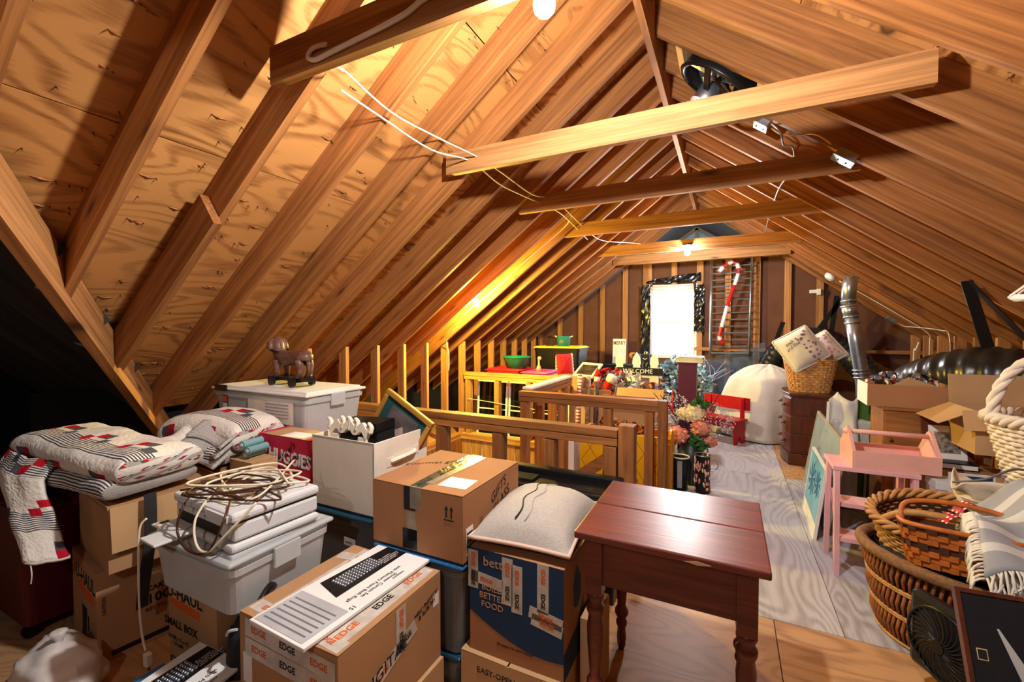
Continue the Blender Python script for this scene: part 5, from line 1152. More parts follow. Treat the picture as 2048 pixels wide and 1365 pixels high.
o = obj('grille', mb, P('grille_black', (34, 34, 38), .25), fn); o['kind'] = 'stuff'; obj('grille_ring', MB().tube([(.132 * math.cos(a), -.002, .25 + .132 * math.sin(a)) for a in [2 * PI * i / 36 for i in range(36)]], .006, 6, closed=True), M_black, fn, smooth=True); obj('hub', MB().tube([(0, -.02, .25), (0, .0, .25)], .024, 16), M_black, fn)
t = thing('metal_pole', 'black metal pole standing at the framed picture corner', 'pole', (1.00, 2.19, 0)); obj('shaft', MB().tube([(0, 0, .01), (.0, 0, .62)], .016, 12), M_black, t, smooth=True); obj('foot', MB().lathe([(.04, 0), (.04, .01), (.018, .02)], 16), M_black, t)
# pink step stool and tool caddy
ps = thing('step_stool', 'pink painted wooden step stool with cross steps beside the hamper', 'stool', (.765, 3.27, 0))
obj('top', MB().b2((-.20, -.14, .615), (.20, .15, .64)), M_pink2, ps, bev=.003)
for x in (-.19, .165): obj('leg', MB().prism([(x, -.17, 0), (x, -.125, 0), (x, -.09, .615), (x, -.135, .615)], (.025, 0, 0)), M_pink2, ps); obj('leg', MB().prism([(x, .13, 0), (x, .17, 0), (x, .13, .615), (x, .09, .615)], (.025, 0, 0)), M_pink2, ps)
for z, y in ((.2, -.15), (.40, -.13)): obj('step', MB().b2((-.165, y, z), (.165, y + .16, z + .022)), M_pink2, ps)
for x in (-.165, .14): obj('brace', MB().bar((x + .012, -.10, .16), (x + .012, .12, .42), .022, .05), M_pink2, ps)
tc = thing('tool_caddy', 'pale pink wooden tool caddy with round dowel handle on the stool', 'tool box', (.85, 3.27, .641), rad(3))
for s in (-1, 1): obj('end_board', MB().prism([(s * .20, -.125, 0), (s * .20, .125, 0), (s * .20, .125, .1), (s * .20, .03, .205), (s * .20, .0, .225), (s * .20, -.03, .205), (s * .20, -.125, .1)], (-s * .016, 0, 0)), M_pink, tc)
for a, b in (((-.184, -.125, 0), (.184, -.111, .1)), ((-.184, .111, 0), (.184, .125, .1)), ((-.184, -.111, 0), (.184, .111, .012))): obj('board', MB().b2(a, b), M_pink, tc)
obj('dowel_handle', MB().tube([(-.215, 0, .19), (.215, 0, .19)], .014, 14), M_pink, tc, smooth=True)
# leaning glass frame and palm poster
def leaning(name, label, loc, rz, tilt, L_, h, fm, inner, fw=.018, cat='picture'):
    t = thing(name, label, cat, loc, rot=(Matrix.Rotation(rad(rz), 3, 'Z') @ Matrix.Rotation(rad(tilt), 3, 'X')).to_euler())
    obj('frame', MB().b2((0, 0, 0), (L_, .02, fw)).b2((0, 0, h - fw), (L_, .02, h)).b2((0, 0, fw), (fw, .02, h - fw)).b2((L_ - fw, 0, fw), (L_, .02, h - fw)), fm, t)
    obj('panel', MB().b2((fw, .006, fw), (L_ - fw, .012, h - fw)), inner, t); return t
g1 = leaning('glass_frame', 'large glass-fronted frame leaning along the aisle behind the poster', (.665, 5.0, .0), -92, -9, 1.35, .68, P('frame_grey', (150, 140, 120), .5), P('grey_backing', (120, 134, 142), .7, var=.2))
obj('glazing', MB().b2((.018, .0, .018), (1.332, .003, .662)), M_glass, g1)
pp_ = leaning('beach_poster', 'blue palm tree beach poster leaning against the glass frame', (.56, 4.22, .0), -92, -7, .66, .50, M_white, M_sky, .008)
for s in ((.2, .3, .17), (.45, .33, .13)):
    mb = MB()
    for k in range(9):
        a = 2 * PI * k / 9; mb.prism([(s[0], .0045, s[1]), (s[0] + s[2] * math.cos(a), .0045, s[1] + s[2] * math.sin(a) * .8), (s[0] + s[2] * .7 * math.cos(a + .35), .0045, s[1] + s[2] * .6 * math.sin(a + .35))], (0, .001, 0))
    o = obj('palm_print', mb, P('palm_blue', (30, 96, 140), .5) if 'palm_blue' not in bpy.data.materials else bpy.data.materials['palm_blue'], pp_); o['kind'] = 'stuff'
obj('beach_print', MB().b2((.02, .0045, .012), (.64, .0055, .09)), P('sand_print', (226, 220, 206), .5), pp_)
# wooden cabinet, tray of belts, photo, bag, open box
wc = thing('wooden_cabinet', 'honey brown wooden cabinet under the cardboard tray of belts', 'cabinet', (1.15, 3.90, 0))
obj('carcass', MB().b2((-.2, -.14, 0), (.2, .15, .9)), M_honey, wc, bev=.003); obj('top_board', MB().b2((-.21, -.155, .9), (.21, .155, .92)), M_honey, wc, bev=.003); obj('door', MB().b2((-.19, -.152, .05), (.19, -.141, .88)), M_honey, wc); 
dk = obj('knob', MB().ball((-.16, -.16, .7), .012), M_brass, wc, smooth=True)
tr = thing('cardboard_tray', 'shallow cardboard tray overflowing with striped belts', 'cardboard box', (1.10, 3.92, .921), rad(-2))
w, d, h = .23, .16, .15
for a, b in (((-w, -d, 0), (w, -d + .005, h)), ((-w, d - .005, 0), (w, d, h)), ((w - .005, -d + .005, 0), (w, d - .005, h)), ((-w + .005, -d + .005, 0), (w - .005, d - .005, .005))): obj('panel', MB().b2(a, b), M_card3, tr)
obj('white_end', MB().b2((-w, -d + .005, 0), (-w + .005, d - .005, h)), M_paper, tr); obj('lining_flap', MB().prism([(-.12, -.1, .12), (.0, -.1, .2), (.2, -.1, .13)], (0, .004, 0)), M_card2, tr)
R3 = random.Random(9)
for k in range(8):
    cx, cy, r_ = -.15 + .04 * k, R3.uniform(-.07, .08), R3.uniform(.04, .07); ax_ = R3.uniform(-.6, .6)
    pts = [(cx + r_ * 1.2 * math.cos(a), cy + .03 * math.sin(a * 2 + k), .15 + .02 * (k % 3) + r_ * .6 * math.sin(a)) for a in [2 * PI * i / 22 for i in range(22)]]
    mb = MB()
    for p, q in zip(pts, pts[1:] + pts[:1]): mb.bar(p, q, .03, .003, up=(0, 0, 1) if 0 else (p[0] - cx, 0, p[2] - .15 - .02 * (k % 3)))
    t = thing('striped_belt', ['coiled red and cream striped belt', 'coiled navy starred belt', 'coiled dark red webbing belt', 'coiled tan woven belt', 'coiled red striped belt with buckle', 'coiled black leather belt', 'coiled cream striped belt', 'coiled maroon fabric belt'][k] + ' in the cardboard tray', 'belt', (1.10, 3.92, .921), rad(-2), 'belts in the cardboard tray')
    obj('band', mb, [M_flag, M_navy, M_maroon, M_tan, M_flag, M_black, M_flag, M_maroon][k], t); obj('buckle', MB().box((cx, cy - .02, .15 + .02 * (k % 3) + r_ * .6), (.03, .02, .02)), M_steel, t)
fp = leaning('framed_photo', 'small dark-framed colour photo propped against the wooden cabinet', (1.125, 3.63, .60), 0, -12, .24, .27, M_cherry, M_paper, .03, 'picture')
obj('print', MB().b2((.06, .004, .07), (.18, .0055, .2)), P('photo_print', (130, 120, 110), .4, var=.8, vs=45), fp)
carton('tan carton beneath the framed photo and black album', 1.0, 1.46, 3.5, 3.745, 0, .598, M_card3, tape=None)
t = thing('photo_album', 'black album lying under the open cardboard box', 'album', (1.08, 3.52, .6)); obj('cover', MB().b2((0, -.01, 0), (.26, .09, .006)).b2((0, -.01, .034), (.26, .09, .04)).b2((0, .084, .006), (.26, .09, .034)), M_black, t); obj('pages', MB().b2((.006, -.006, .006), (.254, .084, .034)), M_paper, t)
gb = thing('shopping_bag', 'green and white reusable shopping bag slumped against the cabinet', 'bag', (.90, 4.40, .0), rad(4))
def gbf(m0, x0, x1): return MB().grid(lambda u, v: (x0 + (x1 - x0) * u + fuzz((u * 3, v * 4, x0), .02, 1), -.10 + .03 * math.sin(u * 6) + .05 * v + fuzz((u * 4, v * 4, 9), .03, 1), .02 + .92 * v - .07 * abs(math.sin(u * 4 + x0 * 9)) * v), 18, 24)
obj('white_panel', gbf(0, -.16, .03), P('white_bag2', (214, 216, 212), .35, var=.1), gb, solid=.002, smooth=True); obj('green_panel', gbf(0, .03, .22), M_gbag, gb, solid=.002, smooth=True)
obj('back_panel', MB().grid(lambda u, v: (-.15 + .36 * u, .10 - .06 * v, .02 + .82 * v), 10, 10), M_white, gb, solid=.002); obj('filling', MB().b2((-.13, -.06, .0), (.19, .07, .72)), P('white_bag3', (200, 200, 196), .6), gb, bev=.03)
text('whole foods', .085, M_paper, gb, (.165, -.115, .66), (PI / 2, PI / 2, 0), ext=.001)
carton('brown carton carrying the open flapped box beside the duct', 1.47, 1.74, 3.36, 3.70, 0, .735, M_card, tape=None)
ob = open_carton('open corrugated carton with drooping flap beside the white basket', 1.26, 1.72, 3.36, 3.70, .737, .985, M_card2, (None, -80, 28, None), 0, .18)
obj('front_flap', MB().grid(lambda u, v: (-.29 + .55 * u, -.175 - .035 * v, .248 - .11 * v + .006 * math.sin(u * 5)), 10, 4), M_card2, ob, solid=.005)
fpatch(ob, 'F', .03, .11, .22, .12, M_ink, 'printed_border'); fpatch(ob, 'F', .03, .11, .212, .112, M_card2, 'printed_panel', 0, .0014)
for i in range(3): fpatch(ob, 'F', .0, .09 + i * .022, .1, .004, M_navy, 'printed_line', 0, .002)
ob2 = thing('grey_box', 'pale grey lidded box with brass flower below the white basket', 'box', (1.05, 3.17, 0)); obj('box_body', MB().b2((-.03, -.06, 0), (.18, .08, .60)), M_greyp, ob2, bev=.003); obj('box_lid', MB().b2((-.035, -.065, .58), (.185, .085, .625)), M_greyp, ob2, bev=.003)
mb = MB()
for k in range(6): mb.ball((.015 * math.cos(k * PI / 3), -.0, .645 + .013 * math.sin(k * PI / 3)), .011, 8)
obj('brass_flower', mb, M_brass, ob2, (.08, -.05, 0), smooth=True)
t = thing('writing_book', 'navy and white notebook with pink Writing title by the white basket', 'book', (1.13, 3.055, .0), rot=(rad(-2), 0, rad(4))); obj('cover', MB().b2((-.07, 0, 0), (.11, .015, .69)), M_greyp, t); obj('navy_border', MB().b2((-.05, -.001, .57), (.1, .0, .68)), M_navy, t); obj('title_panel', MB().b2((-.04, -.002, .58), (.08, -.001, .655)), M_paper, t); text('Writing', .038, M_hug, t, (.03, -.0028, .635), FR, shear=.3, ext=.0004)
carton('tan carton holding up the white wicker basket', 1.27, 1.62, 3.0, 3.27, 0, .64, M_card2, tape=None)
wk = thing('white_wicker_basket', 'whitewashed wicker basket with tall twisted handle beside the open carton', 'basket', (1.44, 3.10, .642))
obj('liner', MB().lathe([(.001, .01), (.12, .01), (.20, .33)], 28, caps=False), M_wickw, wk, smooth=True)
wicker(wk, .135, .135, .215, .215, .34, 18, 15, .0125, M_wickw, wave=.8); braid(wk, .22, .22, .35, .02, M_wickw)
for s in range(3): obj('handle_strand', MB().tube([(.22 * math.cos(PI * (1 - i / 30)) + .016 * math.cos(i * .9 + s * 2.1), .016 * math.sin(i * .9 + s * 2.1), .34 + .34 * math.sin(PI * i / 30)) for i in range(31)], .015, 7), M_wickw, wk, smooth=True)
# night stand with basket of pillows
ns = thing('night_stand', 'dark cherry bow-front night stand under the pillow basket', 'night stand', (.83, 5.74, 0))
w, d = .22, .28
def bow(z0, z1, e, nm, m=M_cherry):
    pts = [(w, -d - e, z0), (w, d + e, z0), (-w - e, d + e, z0)] + [(-w - e - .045 * math.sin(PI * i / 10), d + e - (2 * d + 2 * e) * i / 10, z0) for i in range(1, 10)] + [(-w - e, -d - e, z0)]
    return obj(nm, MB().prism(pts, (0, 0, z1 - z0)), m, ns, bev=.006)
bow(.0, .12, .02, 'plinth'); bow(.12, .72, 0, 'carcass'); bow(.735, .765, .02, 'top_board'); bow(.72, .735, .008, 'moulding')
for k in range(3):
    dr = bow(.14 + .195 * k, .32 + .195 * k, .006, 'drawer')
    for y in (-.15, .15):
        mb = MB().ball((-w - .05, y, .235 + .195 * k), .02, 8, sc=(.5, 1, 1)).tube([(-w - .05, y - .03, .24 + .195 * k), (-w - .075, y, .22 + .195 * k), (-w - .05, y + .03, .24 + .195 * k)], .006, 6); o = obj('drawer_pull', mb, M_brass, dr, smooth=True)
sbk = thing('splint_basket', 'brown woven splint basket holding two pillows on the night stand', 'basket', (.80, 5.72, .766), rad(4))
splint_basket(sbk, .175, .15, .235, .19, .35, 13, 40, M_splint, (), 3.5)
for s in (-1, 1): obj('handle', MB().tube(smooth_path([(.06 * s - .09, -.185 * 1, .30), (.0, -.2, .40), (.09, -.185, .30)] if s > 0 else [(-.09, .185, .30), (0, .2, .4), (.09, .185, .3)], 5), .01, 6), M_splint2, sbk, smooth=True)
def floral(t, w, d, seed, m2):
    rr = random.Random(seed); mb = MB()
    for _ in range(26):
        x, y = rr.uniform(-.02, .35) * w, rr.uniform(-.4, .35) * d; z = pz(x, y, w, d, .17, .9) + .002; s = rr.uniform(.008, .018); a = rr.uniform(0, 6)
        mb.add([(x + s * math.cos(a + k * 1.26), y + s * math.sin(a + k * 1.26), z) for k in range(5)], [(0, 1, 2, 3, 4)])
    o = obj('floral_print', mb, m2, t); o['kind'] = 'stuff'
for i, (lab, loc, rot_, w, d) in enumerate((('cream pillow with lavender print and ruffled edge in the splint basket', (.70, 5.66, 1.21), (rad(66), rad(-30), rad(14)), .38, .40), ('pale pillow with pink print leaning in the splint basket', (.93, 5.86, 1.19), (rad(66), rad(-34), rad(4)), .33, .34))):
    t = thing('pillow', lab, 'pillow', loc, rot=rot_); o = obj('cushion', pillow_mesh(w, d, .17, flat=.9), M_whitefab, t, smooth=True); floral(t, w, d, i + 3, [P('lavender_print', (120, 100, 150), .9), P('rose_print', (196, 120, 130), .9)][i])
    obj('ruffle', MB().tube([(u * w / 2, v * d / 2, .076) for u, v in [(max(-1, min(1, 1.42 * math.cos(a))), max(-1, min(1, 1.42 * math.sin(a)))) for a in [2 * PI * k / 60 for k in range(60)]]], .009, 6, closed=True), M_whitefab, t, smooth=True)
    if i == 0: text('seek\nand find', .05, M_ink, t, (-.08, .06, .165), (0, 0, .2), shear=.3)
# coverlet-covered round table
ct = thing('covered_table', 'round table hidden under a white quilted coverlet', 'table', (.50, 6.86, 0))
def cover(u, v):
    a = 2 * PI * u
    if v < .4: r_, z = .72 * (v / .4), .95 - .17 * (v / .4) ** 2.0
    else:
        q = (v - .4) / .6; fold = math.sin(6 * a + .8 * math.sin(2 * a)) * .5 + math.sin(11 * a + 1) * .25
        r_, z = .72 + .14 * math.sin(q * PI * .5) + .22 * q + .15 * q * fold, .78 - .765 * q ** 1.15 + .02 * math.sin(5 * a) * (1 - q) * q * 4
    k = .9 + .15 * math.cos(a - 2.8)
    return (r_ * .62 * k * math.cos(a), r_ * .55 * math.sin(a), max(z + fuzz((math.cos(a) * 3, math.sin(a) * 3, v * 4), .03, 1) * (v < .96), .008))
obj('coverlet', MB().grid(cover, 96, 34, 0, 2, 1), M_coverlet, ct, smooth=True, solid=.012)
obj('pedestal', MB().lathe([(.2, 0), (.18, .03), (.05, .06), (.04, .7), (.3, .72)], 20), M_mahog, ct); mb = MB(); R4 = random.Random(2)
for _ in range(24):
    a, v = R4.uniform(3.2, 6.2), R4.uniform(.1, .9); r_ = .86 + .08 * (1 - v); p = Vector((r_ * .60 * math.cos(a), r_ * .52 * math.sin(a), .08 + .2 * v))
    mb.ball(p + Vector((0, -.01, 0)), .012, 6, sc=(1, .3, 1))
o = obj('flower_sprigs', mb, P('sprig_print', (120, 90, 80), .9), ct); o['kind'] = 'stuff'
# red bench
rb = thing('child_bench', 'small red painted wooden bench with backrest facing the aisle', 'bench', (-.08, 6.26, 0), rad(-30))
obj('seat', MB().b2((-.29, -.13, .285), (.29, .13, .31)), M_red, rb, bev=.003); obj('apron', MB().b2((-.26, -.115, .2), (.26, -.1, .285)), M_red, rb); obj('backrest', MB().b2((-.31, .125, .41), (.31, .145, .57)), M_red, rb, (0, 0, 0), bev=.003)
for x in (-.26, .24): obj('end_board', MB().prism([(x, -.12, 0), (x, -.05, 0), (x, .0, .1), (x, .05, 0), (x, .12, 0), (x, .12, .285), (x, -.12, .285)], (.02, 0, 0)), M_red, rb)
for x in (-.25, .2): obj('back_post', MB().b2((x, .105, .27), (x + .05, .125, .56)), M_red, rb)
# plum pedestal with papers, small chair, wicker planter
pc = thing('plum_pedestal', 'tall narrow plum-painted pedestal carrying a stack of papers', 'pedestal', (-.43, 5.62, 0)); obj('shaft', MB().b2((-.1, -.1, 0), (.1, .1, 1.03)), M_plum, pc, bev=.003); obj('cap', MB().b2((-.11, -.11, 1.03), (.11, .11, 1.05)), M_plum, pc)
for k in range(5): tag(obj('magazine', MB().b2((-.15, -.11, 0), (.15, .11, .013)), P('mag%d' % k, [(226, 222, 214), (206, 206, 204), (220, 210, 190), (196, 200, 204), (232, 230, 226)][k], .6), None, (-.41 + .01 * (k % 3), 5.62, 1.052 + .0145 * k), (0, 0, rad([3, -5, 4, -2, 6][k])), bev=.002), ['bottom', 'second lowest', 'middle', 'second highest', 'topmost'][k] + ' pale paper bundle of the stack on plum pedestal', 'papers', 'papers on the plum pedestal')
ch = thing('child_chair', 'plum and white checkered child chair beside the plum pedestal', 'chair', (-.66, 5.15, 0), rad(10))
obj('seat', MB().b2((-.14, -.14, .36), (.14, .14, .385)), M_white, ch); mb = MB()
for k in range(10):
    if k % 2: mb.b2((-.14 + k * .028, -.1415, .362), (-.112 + k * .028, -.14, .383))
o = obj('checker_trim', mb, M_ink, ch); o['kind'] = 'stuff'
for x in (-.12, .12):
    for y in (-.12, .12): obj('leg', MB().lathe([(.012, 0), (.018, .1), (.012, .2), (.02, .3), (.02, .36)], 10), M_plum if y > 0 else M_white, ch, (x, y, 0), smooth=True)
    obj('back_post', MB().lathe([(.014, .385), (.018, .5), (.012, .6), (.02, .7), (.014, .72), (.001, .75)], 10), M_red if x > 0 else M_plum, ch, (x, .12, 0), smooth=True)
obj('back_slat', MB().b2((-.12, .11, .52), (.12, .125, .62)), P('crimson_paint', (140, 20, 50), .4), ch)
wp = thing('planter_basket', 'small whitewashed wicker planter with bare white branches', 'basket', (-.30, 7.36, 0)); wicker(wp, .1, .1, .15, .12, .2, 16, 12, .009, P('grey_wicker', (150, 142, 132), .7, var=.2), c=(0, 0, .4)); obj('liner', MB().lathe([(.001, .4), (.09, .4), (.13, .58)], 20, caps=False), M_wickd, wp)
obj('stand', MB().b2((-.14, -.12, 0), (.14, .12, .395)), M_honey, wp); R5 = random.Random(4); mb = MB()
for _ in range(11):
    a = R5.uniform(0, 6.3); p = Vector((0, 0, .5)); pts = [p]; d = Vector((.4 * math.cos(a), .3 * math.sin(a), 1))
    for k in range(5): p = p + d.normalized() * R5.uniform(.08, .12); d = d + Vector((R5.uniform(-.5, .5), R5.uniform(-.3, .3), -.12)); pts.append(p)
    mb.tube(pts, [.006, .005, .005, .004, .003, .002], 5)
obj('branches', mb, M_sprig, wp, smooth=True)['kind'] = 'stuff'
# ------------------------------------------------------------------ flowers and pots at the stair corner
def leafs(mb, c, rr, sc, n, s, m=0, rng=None, up_=.0):
    rng = rng or rnd
    for _ in range(n):
        d = Vector((rng.gauss(0, 1), rng.gauss(0, 1), rng.gauss(0, 1))).normalized() * rr * rng.uniform(.55, 1.0) ** .5
        p = Vector(c) + Vector((d.x * sc[0], d.y * sc[1], d.z * sc[2])); a = Vector((rng.gauss(0, 1), rng.gauss(0, 1), rng.gauss(0, 1) + up_)).normalized() * s * rng.uniform(.6, 1.3); b = a.cross(Vector((rng.gauss(0, 1), rng.gauss(0, 1), rng.gauss(0, 1)))).normalized() * s * .38
        mb.add([p - a * .5, p + b, p + a * .7, p - b], [(0, 1, 2, 3)], m)
    return mb
mc = thing('milk_can', 'dark galvanised milk can full of silk hydrangeas by the stair newel', 'milk can', (-.30, 4.42, 0)); obj('can', MB().lathe([(.12, 0), (.125, .02), (.12, .26), (.1, .32), (.07, .36), (.075, .42), (.085, .43)], 28), P('dark_zinc', (60, 64, 68), .45, .6, var=.3), mc, smooth=True)
obj('handle', MB().tube(smooth_path([(.09, 0, .36), (.14, 0, .33), (.135, 0, .24), (.12, 0, .2)]), .008, 6), M_steel, mc)
fl = thing('hydrangea_bouquet', 'bouquet of pink and cream silk hydrangeas with white sprigs', 'flowers', (-.30, 4.42, .34)); fl.scale = (1.2, 1.0, 1.12); R6 = random.Random(8)
for k, (c, r_, m) in enumerate((((-.10, -.08, .10), .09, M_petalp), ((.07, -.06, .17), .075, M_petalp), ((.02, -.02, .28), .085, M_petalc), ((-.06, .03, .26), .06, M_petalc), ((.13, -.02, .06), .055, M_petalp), ((-.16, .0, .2), .06, M_sprig))):
    o = obj('flower_head', leafs(MB().ball(c, r_ * .8, 10), c, r_, (1, 1, .85), 170, .028, 0, R6), m, fl)
o = obj('sprigs', leafs(leafs(leafs(MB(), (-.14, .02, .3), .16, (1, .7, .8), 420, .015, 0, R6), (.13, .04, .22), .18, (1, .7, .9), 480, .015, 0, R6), (-.2, .0, .08), .12, (1, .7, 1), 300, .016, 0, R6), M_sprig, fl); o['kind'] = 'stuff'
o = obj('leaves', leafs(leafs(MB(), (.06, .0, .36), .06, (1.3, 1, .5), 22, .07, 0, R6, .5), (.06, -.06, .06), .08, (1, .7, .8), 36, .06, 0, R6), M_leafg, fl); o['kind'] = 'stuff'
mb = MB()
for _ in range(14):
    a = R6.uniform(0, 6.3); q = R6.uniform(.1, .38); mb.tube(smooth_path([(0, 0, .02), (q * .4 * math.cos(a), q * .3 * math.sin(a), .2), (q * math.cos(a), q * .6 * math.sin(a), R6.uniform(.25, .5))], 3), .003, 4)
o = obj('twigs', mb, M_nail, fl); o['kind'] = 'stuff'
wcn = thing('watering_can', 'tall black tin can painted with pink roses on the aisle floor', 'tin can', (-.19, 4.18, 0)); obj('can', MB().lathe([(.062, 0), (.064, .01), (.064, .33), (.068, .335), (.06, .33), (.058, .05), (.001, .05)], 26), M_black, wcn, smooth=True); obj('rim', MB().tube(ring(.066, .066, .335), .005, 6, closed=True), M_steel, wcn, smooth=True); obj('handle', MB().tube(smooth_path([(.064, 0, .3), (.12, 0, .28), (.115, 0, .22), (.066, 0, .2)]), .005, 6), M_steel, wcn)
R7 = random.Random(12); mb = MB(); mb2 = MB()
for k in range(54):
    a, z = R7.uniform(3.2, 6.5), .03 + .28 * R7.random(); (mb if k % 3 else mb2).ball((.064 * math.cos(a), .064 * math.sin(a), z), R7.uniform(.012, .022), 7, sc=(.4, .4, 1))
o = obj('rose_print', mb, M_petalp, wcn); o['kind'] = 'stuff'; o = obj('rose_print_cream', mb2, M_petalc, wcn); o['kind'] = 'stuff'
t = thing('enamel_pail', 'white-rimmed black pail with grey strap behind yellow trunk', 'pail', (-.37, 4.16, 0)); obj('pail', MB().lathe([(.055, 0), (.07, .3), (.074, .3), (.06, .02)], 22), M_black, t, smooth=True); obj('rim', MB().tube(ring(.073, .073, .3), .006, 6, closed=True), M_white, t, smooth=True); obj('strap', MB().b2((-.02, -.084, .04), (.02, -.08, .28)), M_steel, t)
# yellow trunk with diamond pattern
yt = thing('yellow_trunk', 'yellow plastic trunk with diamond pattern filled with autumn garlands', 'trunk', (-.83, 4.02, 0))
w, d, h = .385, .16, .52
for a, b in (((-w, -d, 0), (w, -d + .02, h)), ((-w, d - .02, 0), (w, d, h)), ((-w, -d + .02, 0), (-w + .02, d - .02, h)), ((-w + .02, -d + .02, 0), (w - .02, d - .02, .02))): obj('panel', MB().b2(a, b), M_yellow, yt)
pts = [(w, -d - .02, 0), (w, d, 0), (w, d, .45)] + [(w, d - .02 - .32 * i / 8, .45 + .12 * math.sin(PI * (i + .5) / 9)) for i in range(9)] + [(w, -d - .02, .45)]
obj('end_panel', MB().prism(pts, (.02, 0, 0)), M_yellow, yt); mb = MB()
for i in range(-3, 6):
    for s in (-1, 1):
        x0 = -.36 + i * .16
        a0, a1 = (x0, .02), (x0 + .3 * 1, .47)
        if s < 0: a0, a1 = (x0 + .3, .02), (x0, .47)
        t0_, t1_ = 0, 1
        ax_, bx_ = a0[0], a1[0]
        lo_, hi_ = -.37, .36
        dx = bx_ - ax_
        ts = sorted(((lo_ - ax_) / dx, (hi_ - ax_) / dx)); t0_, t1_ = max(0, ts[0]), min(1, ts[1])
        if t1_ <= t0_: continue
        mb.bar((ax_ + dx * t0_, -d - .0006, .02 + .45 * t0_), (ax_ + dx * t1_, -d - .0006, .02 + .45 * t1_), .0014, .004)
o = obj('diamond_grooves', mb, P('groove_brown', (120, 80, 10), .6), yt); o['kind'] = 'stuff'
obj('warning_label', MB().b2((.02, -d - .0016, .28), (.09, -d - .0006, .36)), M_red, yt); obj('label_panel', MB().b2((.02, -d - .0016, .2), (.09, -d - .0006, .28)), M_paper, yt)
tg = thing('autumn_garland', 'autumn leaf and berry garland heaped in the yellow trunk', 'garland', (-.88, 4.02, .30)); R8 = random.Random(21)
for nm, m, n in (('orange_leaves', M_leafo, 260), ('green_leaves', M_leafg, 130), ('berries', M_berry, 90)): obj(nm, leafs(MB(), (0, 0, .16), .3, (1.0, .38, .5), n, .05, 0, R8), m, tg)['kind'] = 'stuff'
# ------------------------------------------------------------------ seasonal pile behind the railing
def tuft(name, label, cat, loc, parts, rng, group=None):
    t = thing(name, label, cat, loc, 0, group)
    for nm, m, r_, sc, n, s, c in parts: obj(nm, leafs(MB(), c, r_, sc, n, s, 0, rng), m, t)['kind'] = 'stuff'
    return t
t = thing('foam_cooler', 'white foam box standing behind the short stair railing', 'cooler', (-1.42, 4.12, 0)); obj('box_body', MB().b2((-.16, -.24, 0), (.14, .24, .40)), M_white, t, bev=.006); obj('lid', MB().b2((-.17, -.25, .40), (.15, .25, .45)), M_white, t, bev=.008)
o1 = open_carton('open tan carton of christmas plush next to the white side rail', -1.56, -1.18, 4.98, 5.36, 0, .6, M_card2, (-52, 40, None, -80), 0, .2)
o2 = open_carton('wide open tan carton with lace and foliage near short railing', -1.13, -.62, 4.45, 4.86, 0, .6, M_card2, (-58, -55, 60, None), 0, .22)
tuft('dried_foliage', 'pale dried foliage spilling from wide open tan carton', 'foliage', (-.88, 4.65, .5), [('pale_leaves', M_petalc, .22, (1, .8, .6), 220, .035, (0, 0, .05)), ('green_leaves', M_leafd, .2, (1, .8, .6), 120, .035, (.05, 0, .05)), ('berries', M_petalp, .2, (1, .8, .6), 60, .03, (-.1, 0, .06))], R8)
R9 = random.Random(31)
tuft('christmas_greenery', 'green garland with red berries heaped in the plush carton', 'garland', (-1.37, 5.17, .5), [('needles', M_leafd, .25, (.9, .8, .8), 420, .04, (0, 0, .1)), ('berries', M_berry, .22, (.9, .8, .9), 80, .03, (0, 0, .12))], R9)
t = thing('christmas_stocking', 'red felt stocking with white cuff on the plush carton', 'stocking', (-1.30, 5.12, .72), rot=(rad(20), rad(30), 0)); obj('sock', MB().tube(smooth_path([(0, 0, .16), (0, 0, .05), (.02, 0, -.02), (.12, 0, -.03)]), .05, 10), M_redfab, t, smooth=True); obj('cuff', MB().tube([(0, 0, .15), (0, 0, .21)], .06, 12), M_whitefab, t, smooth=True)
t = thing('santa_doll', 'plush santa doll with red hat sitting on the plush carton', 'doll', (-1.42, 5.2, .66)); obj('body', MB().lathe([(.001, 0), (.07, .01), (.08, .08), (.05, .15), (.04, .16)], 14), M_redfab, t, smooth=True); obj('head', MB().ball((0, 0, .2), .045, 12), M_petalp, t, smooth=True); obj('beard', MB().ball((0, -.025, .175), .04, 10), M_whitefab, t, smooth=True); obj('hat', MB().lathe([(.047, .215), (.03, .26), (.001, .32)], 14), M_redfab, t, smooth=True)
for i, (x, y, z, m, lab) in enumerate(((-1.55, 4.78, .50, stripes('paper_white_red', (226, 220, 210), (176, 40, 50), 2, 26, .6, use='Object'), 'red and white patterned'), (-1.45, 4.84, .48, P('paper_brown_print', (150, 126, 100), .5, var=.6, vs=30), 'brown patterned'), (-1.34, 4.82, .43, P('paper_dark_print', (70, 60, 70), .5, var=.8, vs=40), 'dark patterned'))):
    t = thing('gift_wrap_roll', lab + ' gift wrap roll leaning against the plush carton', 'gift wrap', (x, y, 0), rot=(rad(-2), rad(2 - 1 * i), 0)); obj('roll', MB().tube([(0, 0, 0), (0, 0, z + .42)], .026, 14), m, t, smooth=True); obj('core', MB().tube([(0, 0, z + .42), (0, 0, z + .423)], .016, 12), M_card, t)
